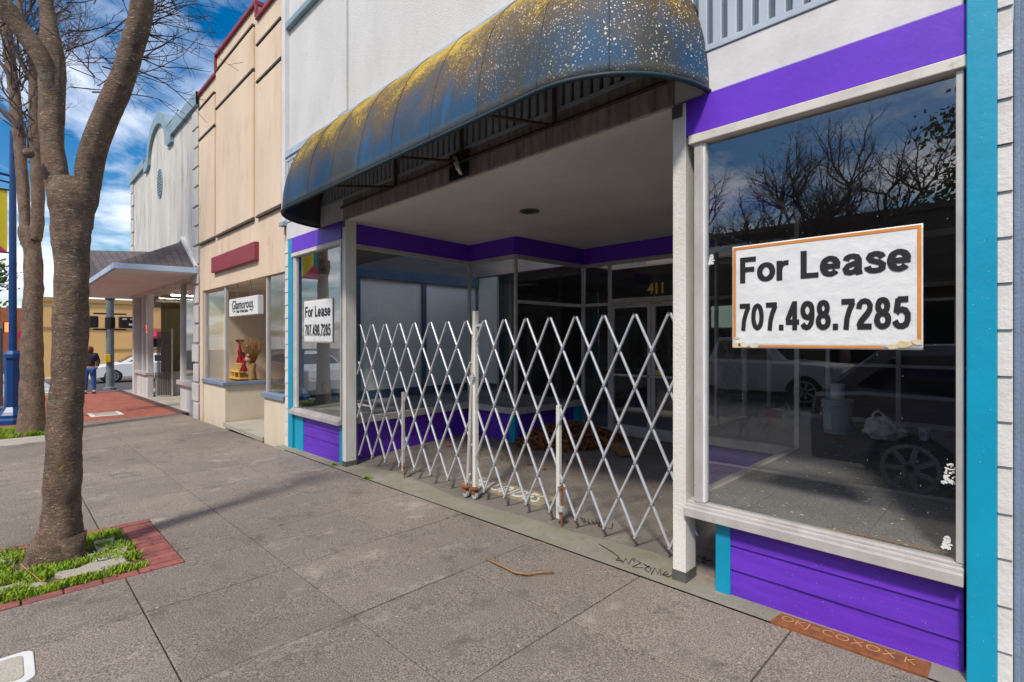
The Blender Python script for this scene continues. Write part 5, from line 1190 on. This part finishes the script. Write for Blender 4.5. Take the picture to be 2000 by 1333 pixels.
f = MB(); f.box(.142, .147, .36, .5, 2.68, 2.74); f.box(.142, .147, .6, .68, 2.68, 2.73); f.box(.142, .147, .56, .68, 2.46, 2.54); f.build('signal_stickers', M['roadpaint'], sh)
f = MB(); f.box(.1, .2, -.18, .0, 1.05, 1.35); f.build('push_button', M['yellow'], spn, bevel=.02)
bl = thing('bollard', 'dark blue post beside the white corner pier', 'bollard', (-24.2, 1.95, gz(-24)))
MB().lathe((0, 0, 0), [(.11, 0), (.10, .05), (.09, 1.15), (.07, 1.2)], 12).build('post', M['blue_lamp'], bl)
# left-hand far pole, red hand signal
gp_ = thing('grey_post', 'grey steel post on a square foot at the left edge', 'post', (-18.65, -3.27, gz(-18.6)))
f = MB(); f.lathe((0, 0, 0), [(.22, 0), (.22, .08), (.09, .12), (.09, 2.1), (.1, 2.12), (.03, 2.2)], 12); f.build('post', M['steel_grey'], gp_)
rs = thing('far_signal', 'far signal post with a lit red hand beside the blue lamp post', 'traffic signal', (-38.0, -3.2 + .45, gz(-38)))
f = MB(); f.lathe((0, 0, 0), [(.12, 0), (.11, 5.2)], 10); f.tube([(0, 0, 5.0), (0, -3, 5.2)], .05, 6); f.build('pole', M['alu'], rs)
f = MB(); f.box(-.1, .12, -.42, .12, 2.45, 3.05); f.build('signal_head', M['black'], rs, bevel=.03); f = MB(); f.box(.121, .14, -.35, .05, 2.5, 3.0); f.build('red_hand', M['red_light'], rs, bevel=.05)
f = MB(); f.box(-.06, .12, -1.6, -.6, 3.6, 5.2); f.build('sign_plate', M['alu_white'], rs)
f = MB(); f.box(-.3, .3, -1.2, -.7, 0, 1.6); f.build('cabinet', M['steel_grey'], rs)

# person waiting at the kerb
def skin_fig(name, verts, edges, radii, m, parent, sub=2):
    me = bpy.data.meshes.new(name); me.from_pydata(verts, edges, []); me.materials.append(m); o = bpy.data.objects.new(name, me); COL.objects.link(o); o.parent = parent
    sk = o.modifiers.new('skin', 'SKIN'); sv = me.skin_vertices[0].data if me.skin_vertices else None
    if sv is None:
        bpy.context.view_layer.objects.active = o; bpy.ops.mesh.customdata_skin_add() ; sv = me.skin_vertices[0].data
    for i, r in enumerate(radii): sv[i].radius = r if isinstance(r, tuple) else (r, r)
    sv[0].use_root = True
    s = o.modifiers.new('sub', 'SUBSURF'); s.levels = sub; s.render_levels = sub; me.polygons.foreach_set('use_smooth', [True] * len(me.polygons)); return o
PX = at(175, 768, 25.3)
pr = thing('person', 'person in black jacket and blue jeans standing at the crossing, back turned', 'person', (PX.x, PX.y, gz(PX.x)), R(80))
V_ = [(0, 0, .92), (0, 0, 1.08), (0, .01, 1.25), (0, .01, 1.38), (0, 0, 1.44), (0, -.02, 1.52), (0, -.03, 1.6),
      (-.17, .01, 1.36), (-.24, .02, 1.12), (-.2, -.08, .92), (-.19, -.11, .84), (.17, .01, 1.36), (.24, .02, 1.12), (.2, -.08, .92), (.19, -.11, .84),
      (-.09, 0, .85), (-.11, -.02, .5), (-.11, .02, .1), (-.12, -.1, .04), (.09, 0, .85), (.11, .0, .5), (.12, .04, .1), (.13, -.08, .04)]
E_ = [(0, 1), (1, 2), (2, 3), (3, 4), (4, 5), (5, 6), (3, 7), (7, 8), (8, 9), (9, 10), (3, 11), (11, 12), (12, 13), (13, 14), (0, 15), (15, 16), (16, 17), (17, 18), (0, 19), (19, 20), (20, 21), (21, 22)]
Rd = [(.15, .11), (.14, .1), (.16, .11), (.14, .09), .05, .085, .08, .07, .05, .04, .035, .07, .05, .04, .035, .10, .065, .045, .035, .10, .065, .045, .035]
body = skin_fig('body', V_, E_, Rd, M['skin'], pr)
jk = skin_fig('jacket', [V_[i] for i in (0, 1, 2, 3, 4, 7, 8, 9, 11, 12, 13)], [(0, 1), (1, 2), (2, 3), (3, 4), (3, 5), (5, 6), (6, 7), (3, 8), (8, 9), (9, 10)], [(.18, .14), (.17, .13), (.19, .14), (.16, .11), .06, .085, .068, .055, .085, .068, .055], M['jacket'], pr)
jn = skin_fig('jeans', [V_[i] for i in (0, 15, 16, 17, 19, 20, 21)], [(0, 1), (1, 2), (2, 3), (0, 4), (4, 5), (5, 6)], [(.165, .125), .115, .08, .062, .115, .08, .062], M['jeans'], pr)
f = MB(); f.lathe((0, .0, 1.44), [(.05, -.02), (.10, .02), (.115, .09), (.11, .16), (.07, .215), (.02, .23)], 14); f.build('hair', M['hair'], pr, smooth=True)
f = MB()
for s in (-.12, .12): f.box(s - .045, s + .045, -.19 + (.02 if s > 0 else 0), .07, .0, .07)
f.build('shoes', M['black'], pr, bevel=.02)

# tan building across the cross street
tb = thing('tan_building', 'low tan stucco building with red awnings across the cross street', 'building', (-40, 0, gz(-40)))
f = MB(); f.box(-10, 0, -1.7, 22, 0, 4.35); f.build('wall', M['tan'], tb)
f = MB(); f.box(-10.1, .12, -1.85, 22, 4.35, 4.6); f.box(0.001, .06, -1.7, 22, 2.75, 2.87); f.box(.001, .05, 1.5, 22, 1.45, 1.55); f.box(.001, .1, -.6, -.2, 0, 4.3); f.build('cornice', M['tan_dark'], tb)
def slope_awn(f, x0, x1, y0, y1, z0, z1): f.add([(x0, y0, z1), (x0, y1, z1), (x1, y1, z0), (x1, y0, z0), (x1, y1, z0 - .15), (x1, y0, z0 - .15), (x0, y0, z0 - .15), (x0, y1, z0 - .15)], [(0, 1, 2, 3), (3, 2, 4, 5), (0, 3, 5, 6), (1, 7, 4, 2)])
for (y0, y1) in ((2.9, 7.2), (9, 13)):
    f = MB(); slope_awn(f, .002, .8, y0, y1, 2.35, 2.75); f.build('window_awning', M['awning_red'], tb)
    f = MB(); f.box(.002, .07, y0 + .1, y1 - .1, 1.55, 2.3); w_ = f.build('window', M['alu_white'], tb)
    f = MB(); f.box(.071, .075, y0 + .2, (y0 + y1) / 2 - .05, 1.63, 2.22); f.box(.071, .075, (y0 + y1) / 2 + .05, y1 - .2, 1.63, 2.22); f.build('pane', M['carglass'], w_)
f = MB(); f.add([(-.5, -1.7, 3.0), (-6, -1.7, 3.0), (-6, -2.9, 2.4), (-.5, -2.9, 2.4), (-.5, -2.9, 2.2), (-.5, -1.7, 2.2), (-6, -2.9, 2.2)], [(0, 1, 2, 3), (0, 3, 4, 5), (3, 2, 6, 4)]); f.build('side_awning', M['awning_red'], tb)
# further buildings and trees down the street
fb = thing('brick_building', 'distant orange brick building beyond the tan one', 'building', (-62, -3.3, gz(-62)))
f = MB(); f.box(-8, 0, -.0, 6, 0, 5.2); f.build('wall', paint('orange_wall', (.45, .14, .06), None, .9, 1), fb); f = MB(); f.box(0.001, .1, 2.2, 5, 1, 2.4); f.build('window', M['carglass'], fb)
fb = thing('pale_building', 'distant pale shopfront at the end of the street', 'building', (-75, -12, gz(-75)))
f = MB(); f.box(-8, 0, -.0, 8, 0, 3.6); f.build('wall', M['beige_light'], fb); f = MB(); f.box(0.001, .1, 1, 7, .8, 2.2); f.build('window', M['carglass'], fb)
def leafy(name, label, x, y, z, h, r, n, m=None, group=None, seed=1, cone=False):
    t = thing(name, label, 'tree', (x, y, z), 0, group); rn = random.Random(seed)
    f = MB(); f.tube([(0, 0, 0), (.05, 0, h * .4), (0, .05, h * .8)], [r * .09, r * .06, r * .02], 8, rough=.1)
    for k in range(7):
        a = rn.uniform(0, 6.28); z0 = h * rn.uniform(.25, .6); f.tube([(0, 0, z0), (math.cos(a) * r * .6, math.sin(a) * r * .6, z0 + r * .5)], [r * .04, r * .01], 5)
    f.build('trunk', M['twig'], t)
    f = MB(); cl = []
    for k in range(26):
        zz = rn.uniform(.3, 1); rr = r * ((1.05 - zz) if cone else math.sqrt(max(.05, 1 - (2 * (zz - .62)) ** 2))); a = rn.uniform(0, 6.28); q = rn.uniform(.2, .9)
        cl.append(Vector((math.cos(a) * rr * q, math.sin(a) * rr * q, zz * h)))
    for _ in range(n):
        c = rn.choice(cl); v = Vector((rn.gauss(0, 1), rn.gauss(0, 1), rn.gauss(0, .8))) * r * .17 + c; s = r * .045 * rn.uniform(.6, 1.4)
        ax = Vector((rn.gauss(0, 1), rn.gauss(0, 1), rn.gauss(0, 1))).normalized(); q1 = ax.orthogonal().normalized() * s; q2 = ax.cross(q1)
        f.add([v - q1, v + q2 * .6, v + q1, v - q2 * .6], [(0, 1, 2, 3)])
    f.build('crown', m or M['leaf_green'], t); return t
leafy('evergreen_tree', 'dark evergreen tree behind the signal at the far left edge', -66, -5.8, gz(-66), 9.5, 3.6, 4500, seed=2)
leafy('evergreen_tree', 'second evergreen tree further back at the far left edge', -80, -9, gz(-80), 11, 4.2, 4500, seed=3)

# ================================================================== VEHICLES
def wheel(f_t, f_r, x, y, z, r, wd, side):
    f_t.tube([(x, y - wd / 2, z), (x, y - wd / 2 + .02, z), (x, y + wd / 2 - .02, z), (x, y + wd / 2, z)], [r * .9, r, r, r * .9], 24)
    yo = y + side * (wd / 2 + .004)
    f_r.tube([(x, yo - side * .02, z), (x, yo, z)], [r * .2, r * .16], 12)
    for k in range(7):
        a = 2 * math.pi * k / 7; f_r.bar((x, yo, z), (x + math.cos(a) * r * .62, yo, z + math.sin(a) * r * .62), .05, .02, up=(0, 1, 0))
    n = 20
    for k in range(n):
        a, c = 2 * math.pi * k / n, 2 * math.pi * (k + 1) / n
        f_r.bar((x + math.cos(a) * r * .65, yo, z + math.sin(a) * r * .65), (x + math.cos(c) * r * .65, yo, z + math.sin(c) * r * .65), .04, .02, up=(0, 1, 0))
def car(name, label, cat, loc, rz, body, roof, wheels, wr, W, paint_m, tapers=.16, lights=True, windows=None):
    """body: lower outline (x,z) from front bottom over the bonnet to the rear; roof: greenhouse outline."""
    t = thing(name, label, cat, loc, rz); hw = W / 2
    # body with wheel arches cut in its lower edge
    low = []
    for (wx, ) in [(q,) for q in wheels]:
        pass
    bot = []; z0 = body[0][1]
    xs_ = sorted(wheels)
    for wx in xs_:
        for k in range(9):
            a = math.pi - math.pi * k / 8; bot.append((wx + (wr + .06) * math.cos(a), max(z0, wr + (wr + .06) * math.sin(a) - .02)))
    poly = list(body) + [p for p in bot[::-1]] if body[0][0] < body[-1][0] else list(body) + bot
    f = MB(); n = len(poly); rings = []
    cxx = sum(p[0] for p in poly) / n
    for (y, s, dz_) in ((-hw, .0, .0), (-hw + .05, 1, 0), (hw - .05, 1, 0), (hw, 0, 0)):
        k = len(f.v)
        for (x, z) in poly:
            sh_ = 0 if s else .035
            zz = z - (sh_ if z > .6 else 0); xx = x + (sh_ * (1 if x < cxx else -1) if (x < body[0][0] + .6 or x > body[-1][0] - .6) else 0) if body[0][0] < body[-1][0] else x
            f.v.append((xx, y, zz))
        rings.append(k)
    for i in range(3):
        for j in range(n): a, b_ = rings[i] + j, rings[i] + (j + 1) % n; f.f.append((a, b_, b_ + n, a + n))
    f.f.append(tuple(rings[0] + j for j in range(n))[::-1]); f.f.append(tuple(rings[3] + j for j in range(n)))
    bo = f.build('body', paint_m, t)
    m_ = bo.modifiers.new('tri', 'TRIANGULATE')
    # greenhouse
    f = MB(); zb = min(p[1] for p in roof); zt = max(p[1] for p in roof)
    def hwz(z): return hw - .06 - tapers * (z - zb) / (zt - zb)
    k = len(roof); vs = [(x, -hwz(z), z) for x, z in roof] + [(x, hwz(z), z) for x, z in roof]
    f.add(vs, [tuple(range(k))[::-1], tuple(range(k, 2 * k))] + [(i, (i + 1) % k, (i + 1) % k + k, i + k) for i in range(k)]); f.build('cabin', paint_m, t, bevel=.03)
    for poly_ in windows:
        for s in (-1, 1):
            g_ = MB(); g_.add([(x, s * (hwz(z) + .006), z) for x, z in poly_], [tuple(range(len(poly_)))]); g_.build('side_window', M['carglass'], t)
    for (i, j) in ((0, 1), (len(roof) - 2, len(roof) - 1)):
        (xa, za), (xb, zb_) = roof[i], roof[j]; nx_, nz_ = (zb_ - za), -(xb - xa); ln = math.hypot(nx_, nz_); s_ = -1 if i == 0 else 1
        if nx_ * 0 + 1:
            ox_, oz_ = (-abs(nx_) / ln if i == 0 else abs(nx_) / ln) * .012, abs(nz_) / ln * .012
        p1 = (xa + (xb - xa) * .1 + ox_, za + (zb_ - za) * .1 + oz_); p2 = (xa + (xb - xa) * .9 + ox_, za + (zb_ - za) * .9 + oz_)
        g_ = MB(); g_.quad((p1[0], -hwz(p1[1]) + .07, p1[1]), (p1[0], hwz(p1[1]) - .07, p1[1]), (p2[0], hwz(p2[1]) - .07, p2[1]), (p2[0], -hwz(p2[1]) + .07, p2[1])); g_.build('windscreen' if i == 0 else 'rear_window', M['carglass'], t)
    for wx in wheels:
        for s in (-1, 1):
            ft, fr = MB(), MB(); wheel(ft, fr, wx, s * (hw - .11), wr, wr, .22, s); wh = ft.build('wheel', M['rubber'], t); fr.build('rim', M['chrome'], wh)
    f = MB()
    for wx in wheels: f.tube([(wx, -hw + .03, wr), (wx, hw - .03, wr)], wr + .05, 16)
    f.build('wheel_well', M['black'], t)
    xa, xb = min(p[0] for p in body), max(p[0] for p in body)
    for s in (-1, 1):
        f = MB(); f.box(xa + .01, xa + .25, s * (hw - .3) - .16, s * (hw - .3) + .17, .62, .74); f.build('headlight', M['white'], t, bevel=.03)
        f = MB(); f.box(xb - .2, xb - .01, s * (hw - .18) - .12, s * (hw - .18) + .14, .75, .92); f.build('tail_light', M['redglass'], t, bevel=.03)
        f = MB(); f.box(-.12, .08, s * (hw + .002) - .01, s * (hw + .002) + .012, .82, .85); f.build('door_handle', paint_m, t, bevel=.004)
    return t
sed_b = [(-2.3, .25), (-2.38, .5), (-2.3, .72), (-1.9, .86), (-1.1, .98), (1.6, 1.05), (2.2, 1.02), (2.32, .8), (2.32, .3)]
sed_r = [(-1.15, .96), (-.35, 1.42), (.5, 1.46), (1.2, 1.36), (1.95, 1.03)]
sed_w = [[(-.75, 1.05), (-.28, 1.34), (.3, 1.37), (.3, 1.05)], [(.36, 1.05), (.36, 1.37), (.95, 1.32), (1.3, 1.08)]]
w0 = at(216, 738, 36.6)
car('parked_car', 'white sedan on the cross street behind the signal pole', 'car', (w0.x - .5, w0.y + 1.45, gz(w0.x) - .155), R(90), sed_b, sed_r, [-1.4, 1.35], .34, 1.8, M['carpaint_white'], windows=sed_w)
suv_b = [(-2.35, .3), (-2.4, .6), (-2.3, .95), (-1.3, 1.1), (1.9, 1.15), (2.35, 1.1), (2.4, .8), (2.38, .35)]
suv_r = [(-1.35, 1.08), (-.6, 1.62), (.2, 1.70), (1.7, 1.66), (2.3, 1.12)]
suv_w = [[(-.95, 1.14), (-.5, 1.54), (.1, 1.60), (.1, 1.14)], [(.16, 1.14), (.16, 1.60), (1.0, 1.58), (1.0, 1.14)], [(1.06, 1.14), (1.06, 1.57), (1.6, 1.54), (1.95, 1.2)]]
SUVROT = R(180)
car('parked_suv', 'dark grey sport utility car parked at the kerb, mirrored in the right window', 'car', (.62, -4.48, gz(.6) - .165), SUVROT, suv_b, suv_r, [-1.4, 1.45], .37, 1.9, M['carpaint_dark'], windows=suv_w)
car('parked_car', 'white hatchback parked at the kerb, mirrored in the left window', 'car', (-19.2, -4.9, gz(-19) - .165), SUVROT, suv_b, [(-1.35, 1.08), (-.5, 1.5), (.3, 1.56), (1.6, 1.5), (2.25, 1.12)], [-1.4, 1.45], .34, 1.8, M['carpaint_white'], windows=[[(-.9, 1.14), (-.45, 1.42), (.1, 1.48), (.1, 1.14)], [(.16, 1.14), (.16, 1.48), (1.4, 1.42), (1.8, 1.2)]])
tr_b = [(-2.8, .45), (-2.85, .8), (-2.75, 1.1), (-1.6, 1.2), (.55, 1.22), (2.8, 1.2), (2.85, .9), (2.85, .5)]
tk = car('pickup_truck', 'light grey pickup truck across the street, mirrored low in the right window', 'truck', (-6.0, -12.9, gz(-6) - .165), SUVROT, tr_b, [(-1.5, 1.18), (-.85, 1.85), (.5, 1.88), (.75, 1.2)], [-1.9, 1.75], .42, 1.95, paint('silver_paint', (.42, .41, .43), None, .3, 1, gb=0), windows=[[(-1.1, 1.25), (-.75, 1.75), (-.25, 1.78), (-.25, 1.25)], [(-.2, 1.25), (-.2, 1.78), (.42, 1.78), (.55, 1.25)]])
text('bed_lettering', 'FX4', M['ink'], (2.65, -.985 if False else -.98, .98), (R(90), 0, 0), width=.45, height=.13, bold=.02, parent=tk)

# ================================================================== ACROSS THE STREET (seen in reflections)
ob = thing('opposite_building', 'long dark single storey building across the street, mirrored in the shop windows', 'building', (0, -18, 0))
f = MB(); f.box(-34, 16, -9, 0, -.6, 5.75); f.build('wall', M['opp'], ob)
f = MB(); f.box(-34.1, 16.1, -9.1, .12, 5.751, 5.95); f.box(-34, 16, .001, .9, 3.3, 3.5); f.build('cornice', M['opp'], ob)
for k in range(9):
    x = -31 + k * 5.2; f = MB(); f.box(x, x + 3.6, .001, .05, .3, 2.9); w_ = f.build('shop_window', M['alu'], ob); f = MB(); f.box(x + .08, x + 1.76, .051, .055, .4, 2.8); f.box(x + 1.84, x + 3.5, .051, .055, .4, 2.8); f.build('pane', M['carglass'], w_)
def bare(name, label, x, y, h, seed, z=0):
    t = thing(name, label, 'tree', (x, y, z), 0, 'bare trees across the street'); rn = random.Random(seed)
    f = MB(); f.tube([(0, 0, -.2), (.03, 0, h * .2), (0, .03, h * .36)], [.17, .13, .12], 10, rough=.1); f.build('trunk', M['bark'], t, smooth=True)
    f = MB()
    for k in range(6):
        a = 2 * math.pi * (k + rn.random() * .5) / 6; dr = Vector((math.cos(a) * .75, math.sin(a) * .75, .9)); p0 = Vector((0, 0, h * .34))
        pts = [p0]; q = p0.copy(); d = dr.normalized()
        for s in range(4): q = q + d * h * .1; pts.append(q.copy()); d = (d + Vector((rn.gauss(0, .15), rn.gauss(0, .15), .12))).normalized()
        f.tube(pts, [.075, .06, .05, .045, .04], 6)
        for s in range(1, 5):
            for j in range(3 if s < 4 else 6):
                twigs(f, pts[s], d * .7 + Vector((rn.gauss(0, .6), rn.gauss(0, .6), rn.random() * .5)), h * rn.uniform(.15, .26), .03, 2, rn, .3)
    f.build('crown', M['twig'], t); return t
bare('bare_tree', 'knobbly bare tree across the street, left of the mirrored pair', -6.1, -15.3, 8.2, 1)
bare('bare_tree', 'taller knobbly bare tree across the street, right of the mirrored pair', -3.9, -15.3, 8.6, 2)
bare('bare_tree', 'small bare tree further left across the street', -9.4, -15.5, 6.8, 3)
leafy('leafy_tree', 'leafy green tree behind the opposite building at the right', -1.5, -28.5, 0, 13, 3.2, 5000, seed=9)
